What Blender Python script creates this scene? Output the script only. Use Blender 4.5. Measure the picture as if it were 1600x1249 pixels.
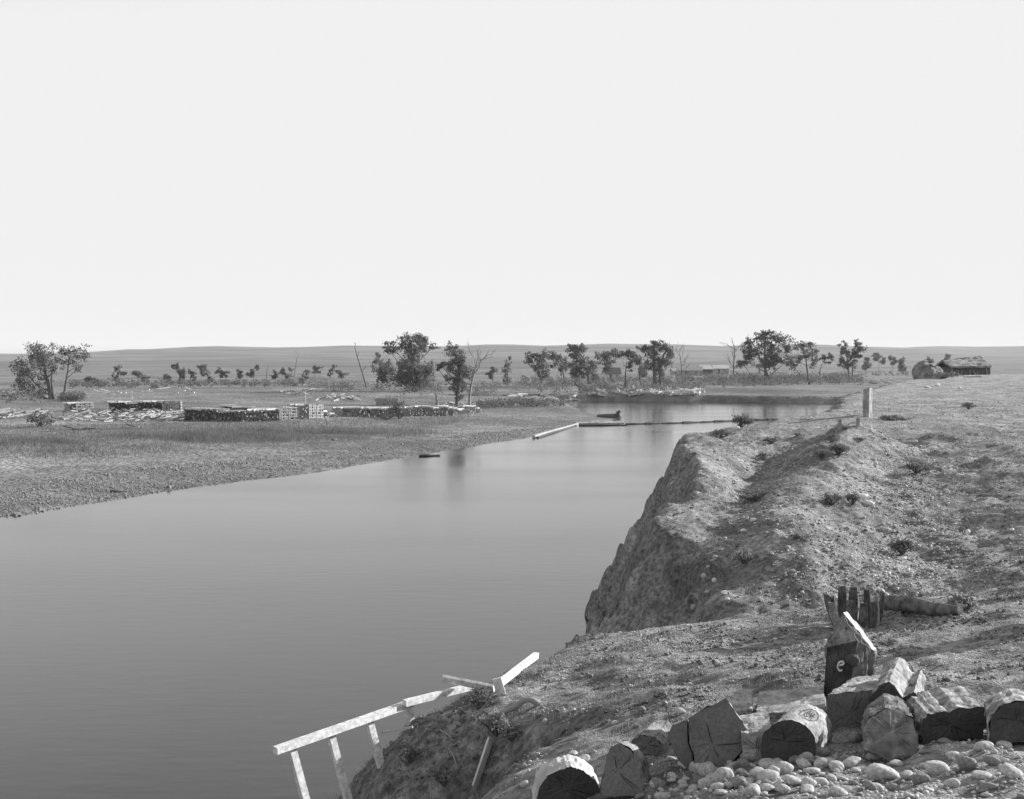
import bpy, bmesh, math, random
import numpy as np
from mathutils import Vector, Matrix

# ------------------------------------------------------------------ scene, camera, light
for o in list(bpy.data.objects): bpy.data.objects.remove(o, do_unlink=True)
scene = bpy.context.scene
C = scene.collection
R = math.radians

EYE = np.array([0.0, 0.0, 8.0])            # the river surface is z = 0, the tripod stands on the bluff
FPX = 1716.0                               # focal length in photo pixels (1600 px wide plate)
PITCH = R(1.9)
cam_d = bpy.data.cameras.new('camera'); cam = bpy.data.objects.new('camera', cam_d); C.objects.link(cam)
cam.location = EYE; cam.rotation_euler = (math.pi/2 - PITCH, 0, 0)
cam_d.sensor_width = 36; cam_d.lens = 36*FPX/1600
cam_d.clip_start = 0.1; cam_d.clip_end = 30000
scene.camera = cam

SUN_EL, SUN_AZ = R(20), R(67)              # azimuth clockwise from +Y (the viewing direction)
sun_dir = Vector((math.sin(SUN_AZ)*math.cos(SUN_EL), math.cos(SUN_AZ)*math.cos(SUN_EL), math.sin(SUN_EL)))
world = bpy.data.worlds.new('World'); scene.world = world; world.use_nodes = True
wn, wl = world.node_tree.nodes, world.node_tree.links
bg = wn['Background']
sky = wn.new('ShaderNodeTexSky'); sky.sky_type = 'NISHITA'; sky.sun_disc = False
sky.sun_elevation = SUN_EL; sky.sun_rotation = SUN_AZ; sky.altitude = 1900; sky.dust_density = 2.5
# a blue-sensitive plate records only the blue light of the sky, and its white is limited by the plate
sep = wn.new('ShaderNodeSeparateColor'); wl.new(sky.outputs['Color'], sep.inputs[0])
lim = wn.new('ShaderNodeMath'); lim.operation = 'MINIMUM'; lim.inputs[1].default_value = 3.45
wl.new(sep.outputs['Blue'], lim.inputs[0]); wl.new(lim.outputs[0], bg.inputs['Color'])
bg.inputs['Strength'].default_value = 0.145
sun_d = bpy.data.lights.new('sun', 'SUN'); sun_d.energy = 5.0; sun_d.angle = R(0.53); sun_d.color = (1, 1, 1)
sun = bpy.data.objects.new('sun', sun_d); C.objects.link(sun)
sun.rotation_euler = sun_dir.to_track_quat('Z', 'Y').to_euler(); sun.location = (30, 10, 40)
vs = scene.view_settings
scene.display_settings.display_device = 'sRGB'
vs.view_transform = 'Standard'; vs.look = 'None'; vs.gamma = 1; vs.use_curve_mapping = False; vs.exposure = 0.8
scene.render.engine = 'CYCLES'

# ------------------------------------------------------------------ helpers
rng = np.random.default_rng(7)
random.seed(7)
def ray(u, v):
    """direction of a photo pixel, in world space"""
    x, y = (u-800)/FPX, (624.5-v)/FPX
    cp, sp = math.cos(PITCH), math.sin(PITCH)
    return np.array([x, cp + y*sp, -sp + y*cp])
def at(u, v, Y):
    d = ray(u, v); return EYE + d*(Y/d[1])
def onz(u, v, Z):
    d = ray(u, v); return EYE + d*((Z-EYE[2])/d[2])
def hit(u, v, hf, y0=3, y1=900):
    """where the sight line of a pixel meets the ground hf"""
    d = ray(u, v); t = np.geomspace(y0, y1, 3000)
    P = EYE[None] + d[None]*(t/d[1])[:, None]
    h = hf(P[:, 0], P[:, 1]); k = np.where(P[:, 2] <= h)[0]
    i = k[0] if len(k) else len(t)-1
    return P[i]

def _h(ix, iy, s):
    n = (ix*374761393 + iy*668265263 + s*2147483647) & 0xffffffff
    n = ((n ^ (n >> 13))*1274126177) & 0xffffffff
    return ((n ^ (n >> 16)) & 0xffff)/65535.0
def vnoise(x, y, s=0):
    x = np.asarray(x, float); y = np.asarray(y, float)
    ix = np.floor(x).astype(np.int64); iy = np.floor(y).astype(np.int64)
    fx, fy = x-ix, y-iy; fx = fx*fx*(3-2*fx); fy = fy*fy*(3-2*fy)
    a = _h(ix, iy, s)*(1-fx) + _h(ix+1, iy, s)*fx
    b = _h(ix, iy+1, s)*(1-fx) + _h(ix+1, iy+1, s)*fx
    return (a*(1-fy) + b*fy)*2 - 1
def fbm(x, y, oct=4, s=0, gain=0.5):
    t, a = 0, 1.0
    for k in range(oct):
        t = t + a*vnoise(x, y, s+k*17); x = x*2.03+11.3; y = y*2.03+5.7; a *= gain
    return t
def sstep(a, b, x):
    t = np.clip((x-a)/(b-a), 0, 1); return t*t*(3-2*t)
def smax(a, b, k):
    return 0.5*(a+b+np.sqrt((a-b)**2+k*k))
def seg_dist(x, y, pts, closed=False):
    """distance to a polyline, and the position along it (0..n-1)"""
    x = np.asarray(x, float); y = np.asarray(y, float)
    best = np.full(x.shape, 1e9); par = np.zeros(x.shape)
    P = list(pts) + ([pts[0]] if closed else [])
    for i in range(len(P)-1):
        (ax, ay), (bx, by) = P[i][:2], P[i+1][:2]
        dx, dy = bx-ax, by-ay; L = dx*dx+dy*dy+1e-12
        t = np.clip(((x-ax)*dx+(y-ay)*dy)/L, 0, 1)
        d = np.hypot(x-ax-t*dx, y-ay-t*dy)
        m = d < best; best = np.where(m, d, best); par = np.where(m, i+t, par)
    return best, par
def inside(x, y, pts):
    x = np.asarray(x, float); y = np.asarray(y, float)
    c = np.zeros(x.shape, bool); n = len(pts)
    for i in range(n):
        (ax, ay), (bx, by) = pts[i][:2], pts[(i+1) % n][:2]
        if ay == by: continue
        k = ((ay > y) != (by > y)) & (x < (bx-ax)*(y-ay)/(by-ay)+ax)
        c ^= k
    return c
def smooth_poly(pts, n=3):
    """corner cutting on an open polyline"""
    P = [np.array(p, float) for p in pts]
    for _ in range(n):
        Q = [P[0]]
        for a, b in zip(P[:-1], P[1:]): Q += [a*0.75+b*0.25, a*0.25+b*0.75]
        Q.append(P[-1]); P = Q
    return [tuple(p) for p in P]

def world_loc(o):
    return Vector(o.location)+(world_loc(o.parent) if o.parent else Vector((0, 0, 0)))
def np_mesh(name, V, F, smooth=False, mi=None):
    me = bpy.data.meshes.new(name)
    V = np.asarray(V, np.float32); F = np.asarray(F, np.int32); k = F.shape[1]
    me.vertices.add(len(V)); me.vertices.foreach_set('co', V.ravel())
    me.loops.add(F.size); me.loops.foreach_set('vertex_index', F.ravel())
    me.polygons.add(len(F)); me.polygons.foreach_set('loop_start', np.arange(len(F), dtype=np.int32)*k)
    if smooth: me.polygons.foreach_set('use_smooth', np.ones(len(F), bool))
    if mi is not None: me.polygons.foreach_set('material_index', np.asarray(mi, np.int32))
    me.update(calc_edges=True); me.validate()
    return me
def link(name, me, mats, parent=None, loc=None):
    o = bpy.data.objects.new(name, me); C.objects.link(o)
    if not isinstance(mats, (list, tuple)): mats = [mats]
    if not me.materials:
        for m in mats: me.materials.append(m)
    if parent: o.parent = parent
    if loc is not None: o.location = loc
    return o
def np_obj(name, V, F, mats, parent=None, origin=None, smooth=False, mi=None):
    """V in world space; the mesh is stored about its origin (its parent's place or its own base)"""
    V = np.asarray(V, float)
    org = np.array(world_loc(parent)) if parent else (np.array(origin, float) if origin is not None else np.zeros(3))
    o = link(name, np_mesh(name, V-org, F, smooth, mi), mats, parent)
    if not parent: o.location = org
    return o
class MB:
    """collects polygons of any size in world space into one mesh"""
    def __init__(s): s.v = []; s.f = []; s.m = []
    def add(s, V, F, m=0):
        b = len(s.v); s.v += [tuple(map(float, p)) for p in V]
        for f in F: s.f.append(tuple(i+b for i in f)); s.m.append(m)
    def box(s, c, ax, ay, az, m=0):
        c, ax, ay, az = [np.array(q, float) for q in (c, ax, ay, az)]
        V = [c+i*ax+j*ay+k*az for k in (-.5, .5) for j in (-.5, .5) for i in (-.5, .5)]
        s.add(V, [(0,2,3,1), (4,5,7,6), (0,1,5,4), (2,6,7,3), (0,4,6,2), (1,3,7,5)], m)
    def prism(s, A, B, m=0, mend=None):
        """two matching rings of points, closed"""
        n = len(A); V = list(A)+list(B)
        s.add(V, [(i, (i+1) % n, n+(i+1) % n, n+i) for i in range(n)], m)
        s.add(V, [tuple(range(n))[::-1], tuple(range(n, 2*n))], m if mend is None else mend)
    def tube(s, pts, rad, n=7, m=0, caps=True, mend=None):
        pts = [np.array(p, float) for p in pts]
        if not hasattr(rad, '__len__'): rad = [rad]*len(pts)
        rings = []
        for i, p in enumerate(pts):
            t = pts[min(i+1, len(pts)-1)]-pts[max(i-1, 0)]; t = t/(np.linalg.norm(t)+1e-9)
            up = np.array([0, 0, 1.0]) if abs(t[2]) < .95 else np.array([0, 1.0, 0])
            a = np.cross(up, t); a /= np.linalg.norm(a); b = np.cross(t, a)
            rings.append([p+rad[i]*(math.cos(q)*a+math.sin(q)*b) for q in [2*math.pi*k/n for k in range(n)]])
        V = [p for r in rings for p in r]; F = []
        for i in range(len(rings)-1):
            for k in range(n):
                F.append((i*n+k, i*n+(k+1) % n, (i+1)*n+(k+1) % n, (i+1)*n+k))
        s.add(V, F, m)
        if caps:
            s.add(rings[0], [tuple(range(n))[::-1]], m if mend is None else mend)
            s.add(rings[-1], [tuple(range(n))], m if mend is None else mend)
    def build(s, name, mats, parent=None, origin=None, smooth=False, bevel=0, wob=0, fix=True):
        org = world_loc(parent) if parent else Vector(origin if origin is not None else (0, 0, 0))
        me = bpy.data.meshes.new(name)
        me.from_pydata([tuple(Vector(p)-org) for p in s.v], [], s.f)
        me.polygons.foreach_set('material_index', s.m)
        if fix:
            bm = bmesh.new(); bm.from_mesh(me); bmesh.ops.recalc_face_normals(bm, faces=bm.faces)
            if bevel: bmesh.ops.bevel(bm, geom=list(bm.edges), offset=bevel, segments=1, affect='EDGES')
            bm.to_mesh(me); bm.free()
        if smooth: me.polygons.foreach_set('use_smooth', [True]*len(me.polygons))
        me.update()
        o = link(name, me, mats, parent)
        if not parent: o.location = org
        return o
def tag(o, label=None, cat=None, group=None, kind=None):
    if label: o['label'] = label
    if cat: o['category'] = cat
    if group: o['group'] = group
    if kind: o['kind'] = kind
    return o
def thing(name, loc, label, cat, group=None):
    o = bpy.data.objects.new(name, None); C.objects.link(o); o.location = tuple(map(float, loc)); o.empty_display_size = .1
    return tag(o, label, cat, group)
def copy_tree(o, parent=None):
    c = o.copy(); C.objects.link(c); c.parent = parent
    for ch in list(o.children): copy_tree(ch, c)
    return c

# ------------------------------------------------------------------ materials (a grey plate: every colour is neutral)
def grey(v): return (v, v, v, 1)
def new_mat(name, rough=.9, spec=.2):
    m = bpy.data.materials.new(name); m.use_nodes = True
    b = m.node_tree.nodes['Principled BSDF']; b.inputs['Roughness'].default_value = rough
    b.inputs['Specular IOR Level'].default_value = spec
    return m, m.node_tree.nodes, m.node_tree.links, b
def tex(n, l, kind, scale, detail=4, vec=None, **kw):
    t = n.new(kind); t.inputs['Scale'].default_value = scale
    if 'Detail' in t.inputs: t.inputs['Detail'].default_value = detail
    for k, v in kw.items(): setattr(t, k, v)
    if vec is not None: l.new(vec, t.inputs['Vector'])
    return t
def ramp(n, l, src, stops):
    r = n.new('ShaderNodeValToRGB'); e = r.color_ramp.elements
    while len(e) < len(stops): e.new(0.5)
    for k, (p, v) in enumerate(stops): e[k].position = p; e[k].color = grey(v)
    l.new(src, r.inputs[0]); return r.outputs[0]
def mul(n, l, a, b, op='MULTIPLY'):
    m = n.new('ShaderNodeMath'); m.operation = op
    for i, q in enumerate((a, b)):
        if isinstance(q, (int, float)): m.inputs[i].default_value = q
        else: l.new(q, m.inputs[i])
    return m.outputs[0]
def coords(n, l, scale=(1, 1, 1), rot=(0, 0, 0)):
    tc = n.new('ShaderNodeTexCoord'); mp = n.new('ShaderNodeMapping')
    mp.inputs['Scale'].default_value = scale; mp.inputs['Rotation'].default_value = rot
    l.new(tc.outputs['Object'], mp.inputs['Vector']); return mp.outputs[0]
def bump(n, l, b, h, strength, dist):
    k = n.new('ShaderNodeBump'); k.inputs['Strength'].default_value = strength; k.inputs['Distance'].default_value = dist
    l.new(h, k.inputs['Height']); l.new(k.outputs[0], b.inputs['Normal'])
def mat_noise(name, lo, hi, scale, rough=.9, bstr=.5, bdist=.01, stretch=(1, 1, 1), spec=.2, big=None):
    m, n, l, b = new_mat(name, rough, spec); v = coords(n, l, stretch)
    t = tex(n, l, 'ShaderNodeTexNoise', scale, 6, v)
    c = ramp(n, l, t.outputs['Fac'], [(.32, lo), (.68, hi)])
    if big:
        t2 = tex(n, l, 'ShaderNodeTexNoise', big, 3, v)
        c = mul(n, l, c, ramp(n, l, t2.outputs['Fac'], [(.35, .7), (.65, 1.15)]))
    l.new(c, b.inputs['Base Color'])
    if bstr: bump(n, l, b, t.outputs['Fac'], bstr, bdist)
    return m
M = {}
def mat_ground(name, lo, hi, peb, fine, patch, bdist, pebble_bright=1.35, dark=.6, streak=0):
    m, n, l, b = new_mat(name, .95, .1); v = coords(n, l)
    big = tex(n, l, 'ShaderNodeTexNoise', patch, 5, v)
    fin = tex(n, l, 'ShaderNodeTexNoise', fine, 8, v)
    vo = tex(n, l, 'ShaderNodeTexVoronoi', peb, vec=v)
    vo2 = tex(n, l, 'ShaderNodeTexVoronoi', peb*2.7, vec=v)
    c = ramp(n, l, big.outputs['Fac'], [(.3, lo), (.7, hi)])
    c = mul(n, l, c, ramp(n, l, fin.outputs['Fac'], [(.3, dark), (.7, 1.25)]))
    if streak:                                   # water-worn runnels down steep faces
        sv = tex(n, l, 'ShaderNodeTexNoise', streak, 4, coords(n, l, (1, 1, .14)))
        c = mul(n, l, c, ramp(n, l, sv.outputs['Fac'], [(.3, .72), (.7, 1.2)]))
    sepc = n.new('ShaderNodeSeparateColor'); l.new(vo.outputs['Color'], sepc.inputs[0])
    c = mul(n, l, c, ramp(n, l, sepc.outputs[0], [(0, .8), (.72, 1.0), (.97, pebble_bright)]))
    l.new(c, b.inputs['Base Color'])
    inv = mul(n, l, 1.0, vo.outputs['Distance'], 'SUBTRACT'); inv2 = mul(n, l, .7, vo2.outputs['Distance'], 'SUBTRACT')
    h = mul(n, l, mul(n, l, inv, inv2, 'ADD'), fin.outputs['Fac'], 'ADD')
    if streak: h = mul(n, l, h, mul(n, l, sv.outputs['Fac'], 2.0), 'ADD')
    bump(n, l, b, h, .9, bdist)
    return m
M['bank'] = mat_ground('bank_earth', .17, .40, 17, 9, .7, .04, 1.5, .5, 4.5)
M['valley'] = mat_ground('valley_ground', .09, .23, .8, .35, .03, .15, 1.2, .75)
M['bar'] = M['valley']
M['hill'] = mat_noise('hill_scrub', .05, .16, .006, .95, 0, 0, (.6, 1.2, 26))
M['stone'] = mat_noise('river_stone', .34, .55, 9, .8, .25, .01, big=3)
M['bar_stone'] = mat_noise('bar_cobble', .14, .26, 2, .9, 0, 0)
M['stone_dark'] = mat_noise('grey_stone', .16, .3, 9, .85, .3, .01, big=3)
M['stone_white'] = mat_noise('white_stone', .55, .75, 9, .85, .3, .01)
M['wood'] = mat_noise('weathered_wood', .26, .42, 6, .85, .5, .006, (1, 1, 1), big=2)
M['wood_pale'] = mat_noise('peeled_wood', .45, .65, 7, .85, .4, .004, big=2)
M['wood_end'] = mat_noise('log_end', .09, .17, 9, .9, .5, .006, big=3)
M['wood_dark'] = mat_noise('old_dark_wood', .06, .12, 7, .9, .6, .01, big=2)
M['bark'] = mat_noise('bark', .07, .22, 14, .95, 1, .02)
M['tie_end_shaded'] = mat_noise('tie_end_shaded', .03, .09, 2.2, .95, 0, 0)  # tie ends toned darker to hold the shade on the pile fronts
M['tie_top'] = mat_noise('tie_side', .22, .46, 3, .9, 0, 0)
M['tie_pale'] = mat_noise('peeled_tie', .45, .68, 3, .9, 0, 0)
M['leaf'] = mat_noise('cottonwood_leaves', .1, .18, .6, .8, 0, 0)
M['leaf_far'] = mat_noise('hazed_scrub_leaves', .17, .26, .6, .85, 0, 0)  # leaf tone lightened to stand for the haze of distance
M['leaf_pale'] = mat_noise('willow_leaves', .11, .18, .6, .85, 0, 0)
M['grass'] = mat_noise('dry_grass', .2, .34, 1.2, .9, 0, 0)
M['grass_dark'] = mat_noise('bank_grass', .13, .2, .4, .9, 0, 0)
M['sage'] = mat_noise('sagebrush', .12, .22, 6, .9, 0, 0)
M['trunk'] = mat_noise('trunk_bark', .08, .15, 4, .95, 0, 0)
M['dead'] = mat_noise('bare_wood', .2, .32, 4, .95, 0, 0)
M['white_paint'] = mat_noise('white_painted_wood', .56, .7, 60, .75, .5, .003, big=25)
M['mottled'] = mat_noise('mottled_pale_wood', .12, .46, 16, .9, .8, .006, big=30)
def translucent(m, v):
    n, l = m.node_tree.nodes, m.node_tree.links; b = n['Principled BSDF']; t = n.new('ShaderNodeBsdfTranslucent'); x = n.new('ShaderNodeMixShader'); x.inputs[0].default_value = v
    l.new(b.inputs['Base Color'].links[0].from_socket, t.inputs[0]); l.new(b.outputs[0], x.inputs[1]); l.new(t.outputs[0], x.inputs[2]); l.new(x.outputs[0], n['Material Output'].inputs['Surface'])
for q in ('leaf', 'leaf_far', 'leaf_pale', 'grass', 'grass_dark', 'sage'): translucent(M[q], .35)
M['ink'] = mat_noise('black_paint', .015, .02, 9, .7, 0, 0)
# ------------------------------------------------------------------ the near bank (bluff): height function
RIM = smooth_poly([(300, 330), (110, 232), (75, 190), (52.5, 150), (38.6, 117), (26.8, 90), (22.6, 76), (18.4, 63), (13.9, 55.2), (10.5, 49.6),
       (8.5, 45.8), (6.5, 40.5), (5.4, 36), (5.1, 32), (4.95, 29), (4.1, 26.5), (3.1, 24.7), (3.1, 23.2), (3.9, 21.4), (3.6, 19.2), (2.8, 16.8),
       (1.9, 14.6), (.75, 12.5), (.2, 10.9), (-.1, 10.0), (-.55, 9.7), (-.85, 9.2), (-.75, 8.8), (-.1, 8.75), (.38, 8.1), (.4, 7.55), (-.1, 7.0), (-.2, 5.6), (-.3, 3.0), (-.6, -8)], 2)
BANK = RIM + [(420, -8), (420, 330)]
def gauss_line(x, y, pts, w):
    d, _ = seg_dist(x, y, pts); return np.exp(-(d/w)**2)
def hb(x, y, fine=True):
    x = np.asarray(x, float); y = np.asarray(y, float)
    N = 5.07 + .1*(np.clip(x, -3, 6)-1.46) - .14*(np.clip(y, -2, 20)-12) + .03*np.clip(x-6, 0, 8)
    crest = 12.4 + .12*np.clip(x-1, 0, 6) + .35*vnoise(x*.6, x*0, 3)
    N = N - 1.0*np.clip(y-crest, 0, 4)**1.15
    m = np.clip((y-15)/21.0, 0, 1)
    Mh = 3.72 + 1.58*sstep(-.12, 1, m)*.7 + 1.58*m*.3 + .02*np.clip(x-6, 0, 12)*np.clip((40-y)/25, 0, 1)
    Mh = Mh + .1*sstep(60, 170, y)*np.clip((x-20)/10, 0, 6)
    # spurs and gullies on the slope that faces the camera
    Mh = Mh + .4*gauss_line(x, y, [(11.4, 37), (9.0, 31), (6.9, 26.2), (5.9, 23.4), (5.5, 21.5)], 1.25)
    Mh = Mh + .25*gauss_line(x, y, [(6.3, 38), (5.2, 33), (4.8, 28.5), (3.6, 25)], .9)
    Mh = Mh - .3*gauss_line(x, y, [(9.6, 37), (8.0, 33), (6.2, 28.5), (4.7, 24), (4.0, 21)], .9)
    Mh = Mh - .2*gauss_line(x, y, [(13.6, 37), (10.8, 29), (8.4, 23), (6.6, 18.5), (4.5, 17)], 1.5)
    Mh = Mh + .15*gauss_line(x, y, [(16, 33), (13, 26), (10.5, 20)], 1.6)
    Mh = Mh + .3*gauss_line(x, y, [(11.6, 36.2), (11.9, 36.6)], .9)
    Mh = Mh + (.15*fbm(x*.45, y*.45, 3, 5) + .045*fbm(x*1.7, y*1.7, 3, 9) - .5*np.exp(-((x-7.3-.25*(y-33))/.85)**2-((y-33)/2.6)**2))*np.clip((60-y)/20, .35, 1)
    Mh = Mh - .5*np.exp(-((y-17.2)/2.2)**2)*(1-sstep(7, 11, x))
    T = smax(N, Mh, .2)
    if fine:
        T = T + .036*fbm(x*3.1, y*3.1, 4, 21)*np.clip((55-y)/20, .3, 1) + .05*fbm(x*.9, y*.9, 2, 31)
        hum = vnoise(x*2.3, y*2.3, 77); T = T + .07*np.clip(hum-.35, 0, 1)*np.clip((55-y)/20, 0, 1)*np.clip((y-13)/3, 0, 1)
    T = T - .17*np.clip(1.1-x, 0, 1.5)*(1-sstep(7.6, 10.2, y))
    T = T - .13*np.exp(-((x+.5)/.5)**2-((y-9.4)/.5)**2)
    d, par = seg_dist(x, y, RIM)
    e = np.where(inside(x, y, BANK), d, -d)
    near = 1-sstep(9.6, 12.5, y)
    sc = np.clip(y/25, .35, 2.5)
    e = e + (.16*fbm(x*1.3, y*1.3, 4, 41) + .085*vnoise(x*5, y*5, 43))*sc*(1-.8*near)
    slope = 1.0*near + (1-near)*(1.45 + .35*sstep(18, 26, y) + .5*sstep(34, 40, y))
    drop = np.where(e < 0, -e*slope, 0)
    rill = 1+.16*vnoise(x*3.3+y*1.1, y*2.2, 47)
    # rounded lip
    lip = np.where(e > 0, .22*np.exp(-e/.22), .22)*np.clip(sc, .3, 1)
    return T - drop*rill - lip

def axis(*segs):
    out = [segs[0][0]]
    for a, b, s0, s1 in segs:
        x = a
        while x < b-1e-6:
            s = s0+(s1-s0)*(x-a)/(b-a); x = min(b, x+s); out.append(x)
    return np.array(out)
def grid_obj(name, xs, ys, hf, mats, zmin=None):
    X, Y = np.meshgrid(xs, ys); Z = hf(X, Y)
    V = np.stack([X, Y, Z], -1).reshape(-1, 3)
    nx, ny = len(xs), len(ys)
    i = np.arange(nx*ny).reshape(ny, nx)
    F = np.stack([i[:-1, :-1], i[:-1, 1:], i[1:, 1:], i[1:, :-1]], -1).reshape(-1, 4)
    if zmin is not None:
        keep = V[F, 2].max(1) > zmin; F = F[keep]
        used = np.unique(F); mp = np.full(len(V), -1); mp[used] = np.arange(len(used)); V = V[used]; F = mp[F]
    return np_obj(name, V, F, mats, smooth=True)
bank = grid_obj('river_bluff', axis((-7, -2.2, .3, .06), (-2.2, 10, .052, .055), (10, 26, .06, .16), (26, 60, .2, 1.0), (60, 330, 1.5, 20)),
                axis((-6, 3.5, .6, .1), (3.5, 13.5, .045, .05), (13.5, 30, .06, .085), (30, 60, .09, .35), (60, 200, .4, 2.0), (200, 330, 3, 12)), hb, M['bank'], -.6)
tag(bank, 'eroded gravelly bluff above the river', kind='structure')

# ------------------------------------------------------------------ the valley floor across the river
LEFT = [onz(u, v, 0)[:2] for u, v in [(45, 808), (150, 786), (250, 770), (330, 758), (410, 748), (480, 739), (550, 728), (640, 714), (720, 700), (800, 688), (835, 682),
        (870, 671), (890, 666), (905, 662), (950, 659), (962, 655), (945, 651), (922, 646), (905, 640), (893, 634), (884, 630), (800, 629.5), (700, 628)]]
FAR = [onz(u, v, 0)[:2] for u, v in [(690, 625.5), (800, 625.8), (885, 626.5), (1000, 627.3), (1110, 628.2), (1295, 630.3), (1340, 631)]]
WATER = [(-95, -80), (-95, 10), (-72, 44)] + [tuple(p) for p in LEFT] + [tuple(p) for p in FAR] + [(96, 212), (111, 232), (117, 330), (121, 396), (170, 420), (420, 430), (420, -80)]
EDGE = WATER[:-1]
def hv(x, y):
    x = np.asarray(x, float); y = np.asarray(y, float)
    d, par = seg_dist(x, y, EDGE)
    e = np.where(inside(x, y, WATER), -d, d)
    e = e + .7*fbm(x*.12, y*.12, 3, 51) + .25*vnoise(x*.6, y*.6, 52)
    bar = np.where(e > 0, .62*(1-np.exp(-e/9)) + .75*sstep(16, 32, e), e*.12)
    cut = np.where(e > 0, 1.35*sstep(0, 2.2, e) + .35*sstep(2, 30, e), e*.3)
    w = sstep(205, 216, y)
    z = bar*(1-w) + cut*w
    z = z + np.where(e > 2, (.12*fbm(x*.05, y*.05, 3, 61) + .05*fbm(x*.35, y*.35, 2, 62))*sstep(2, 12, e), 0)
    far = sstep(420, 900, y); z = z + far*2.0
    return np.clip(z, -2.5, None)
valley = grid_obj('valley_floor', axis((-700, -140, 14, 2), (-140, 150, 1.0, 1.0), (150, 260, 1.5, 5), (260, 700, 8, 18)),
                  axis((-80, 40, 8, 2), (40, 250, .9, .9), (250, 420, 1.2, 4), (420, 860, 5, 16)), hv, M['valley'], -1.4)
tag(valley, 'flat river meadow with a gravel bar', kind='structure')

# river
def hz(x, y): return np.zeros(np.shape(x))
m, n, l, b = new_mat('river_water', .09, .5); v = coords(n, l, (.5, 1.6, 1))
b.inputs['Base Color'].default_value = grey(.005); b.inputs['IOR'].default_value = 1.65; b.distribution = 'MULTI_GGX'
t = tex(n, l, 'ShaderNodeTexNoise', 1.6, 3, v); t2 = tex(n, l, 'ShaderNodeTexNoise', .06, 3, v)
bump(n, l, b, mul(n, l, t.outputs['Fac'], mul(n, l, t2.outputs['Fac'], .6, 'MULTIPLY')), .4, .05)
l.new(ramp(n, l, t2.outputs['Fac'], [(.3, .10), (.7, .18)]), b.inputs['Roughness'])
M['water'] = m
mb = MB(); mb.box((150, 190, -3), (580, 0, 0), (0, 560, 0), (0, 0, 6)); river = mb.build('river_water', M['water'])
tag(river, 'calm silty river', kind='structure')

# hills
SKY = [(-700, 546), (-200, 552), (60, 553), (140, 550), (200, 546), (235, 546), (300, 542), (340, 541), (430, 543), (470, 542.5), (540, 540), (620, 541), (700, 541.5), (760, 538.5), (800, 538.5), (850, 540.5), (900, 539),
       (950, 537), (1000, 538), (1045, 538), (1130, 541), (1200, 538), (1290, 539), (1340, 541.5), (1415, 543.5), (1425, 542.5), (1470, 541), (1530, 542), (1700, 540), (2300, 536)]
def hh(x, y):
    x = np.asarray(x, float); y = np.asarray(y, float)
    u = 800 + FPX*x/np.maximum(y, 1)          # only a bearing: the ridge height along the horizon
    v = np.interp(u, [p[0] for p in SKY], [p[1] for p in SKY])
    D = 3300.0
    top = 8 + (567.5-v)/FPX*D
    t = np.clip((y-700)/(D-700), 0, 1)
    prof = .30*t + .28*t**2 + .42*sstep(.70, .97, t + .04*fbm(x*.0022, y*.0022, 3, 71))
    st = prof*6; prof = .55*prof + .45*(np.floor(st)+sstep(.55, 1, st-np.floor(st)))/6
    gul = fbm(x*.004, y*.0016, 4, 73)
    z = 2.2 + (top-2.2)*prof*(1+.10*gul*(1-t)) + 3.2*gul*t*(1-t)*4
    z = np.where(y > D, top - (y-D)*.004, z)
    return z - .8*(1-sstep(690, 800, y))
ys = np.concatenate([np.geomspace(680, 2200, 70), np.linspace(2220, 3320, 110), np.geomspace(3360, 5000, 8)])
ss = np.linspace(-1.1, 1.1, 420)
S, Yg = np.meshgrid(ss, ys); Xg = S*Yg
V = np.stack([Xg, Yg, hh(Xg, Yg)], -1).reshape(-1, 3); i = np.arange(V.shape[0]).reshape(len(ys), len(ss))
F = np.stack([i[:-1, :-1], i[:-1, 1:], i[1:, 1:], i[1:, :-1]], -1).reshape(-1, 4)
hills = np_obj('hills', V, F, M['hill'], smooth=True)
tag(hills, 'long low mesa hills behind the valley', kind='structure')
# ------------------------------------------------------------------ plants: generators
def rand_dirs(n):
    d = rng.normal(size=(n, 3)); return d/np.linalg.norm(d, axis=1)[:, None]
def leaf_mesh(P, size, flat=0.0):
    """one small quad at every point, turned at random"""
    n = len(P); a = rand_dirs(n); b = np.cross(a, rand_dirs(n)); b /= np.linalg.norm(b, axis=1)[:, None]+1e-9
    s = size*rng.uniform(.6, 1.4, (n, 1)); a = a*s; b = b*s*.62
    V = np.stack([P-a, P+b*.9, P+a, P-b*.9], 1).reshape(-1, 3)
    return V, np.arange(4*n).reshape(n, 4)
def blade_mesh(P, h, w, lean=.35):
    """narrow upright grass blades, one triangle each"""
    n = len(P); th = rng.uniform(0, 2*math.pi, n); ph = rng.uniform(0, 2*math.pi, n)
    hh_ = (h if np.ndim(h) else np.full(n, h))*rng.uniform(.5, 1.25, n); ln = np.abs(rng.normal(0, lean, n))*hh_
    side = np.stack([np.cos(th), np.sin(th), np.zeros(n)], 1)*(np.asarray(w)*.5 if np.ndim(w) == 0 else (w*.5)[:, None])
    tip = P + np.stack([np.cos(ph)*ln, np.sin(ph)*ln, hh_], 1)
    V = np.stack([P-side, P+side, tip], 1).reshape(-1, 3)
    return V, np.arange(3*n).reshape(n, 3)
def crown_points(c, r, n):
    """leaf positions of one lobe: clumps on an uneven ellipsoid with gaps between"""
    k = max(6, int(n/22)); d = rand_dirs(k); cc = c + d*r*(rng.uniform(.3, 1.3, (k, 1)))
    i = rng.integers(0, k, n)
    return cc[i] + rng.normal(size=(n, 3))*np.array(r)*.21
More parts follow.
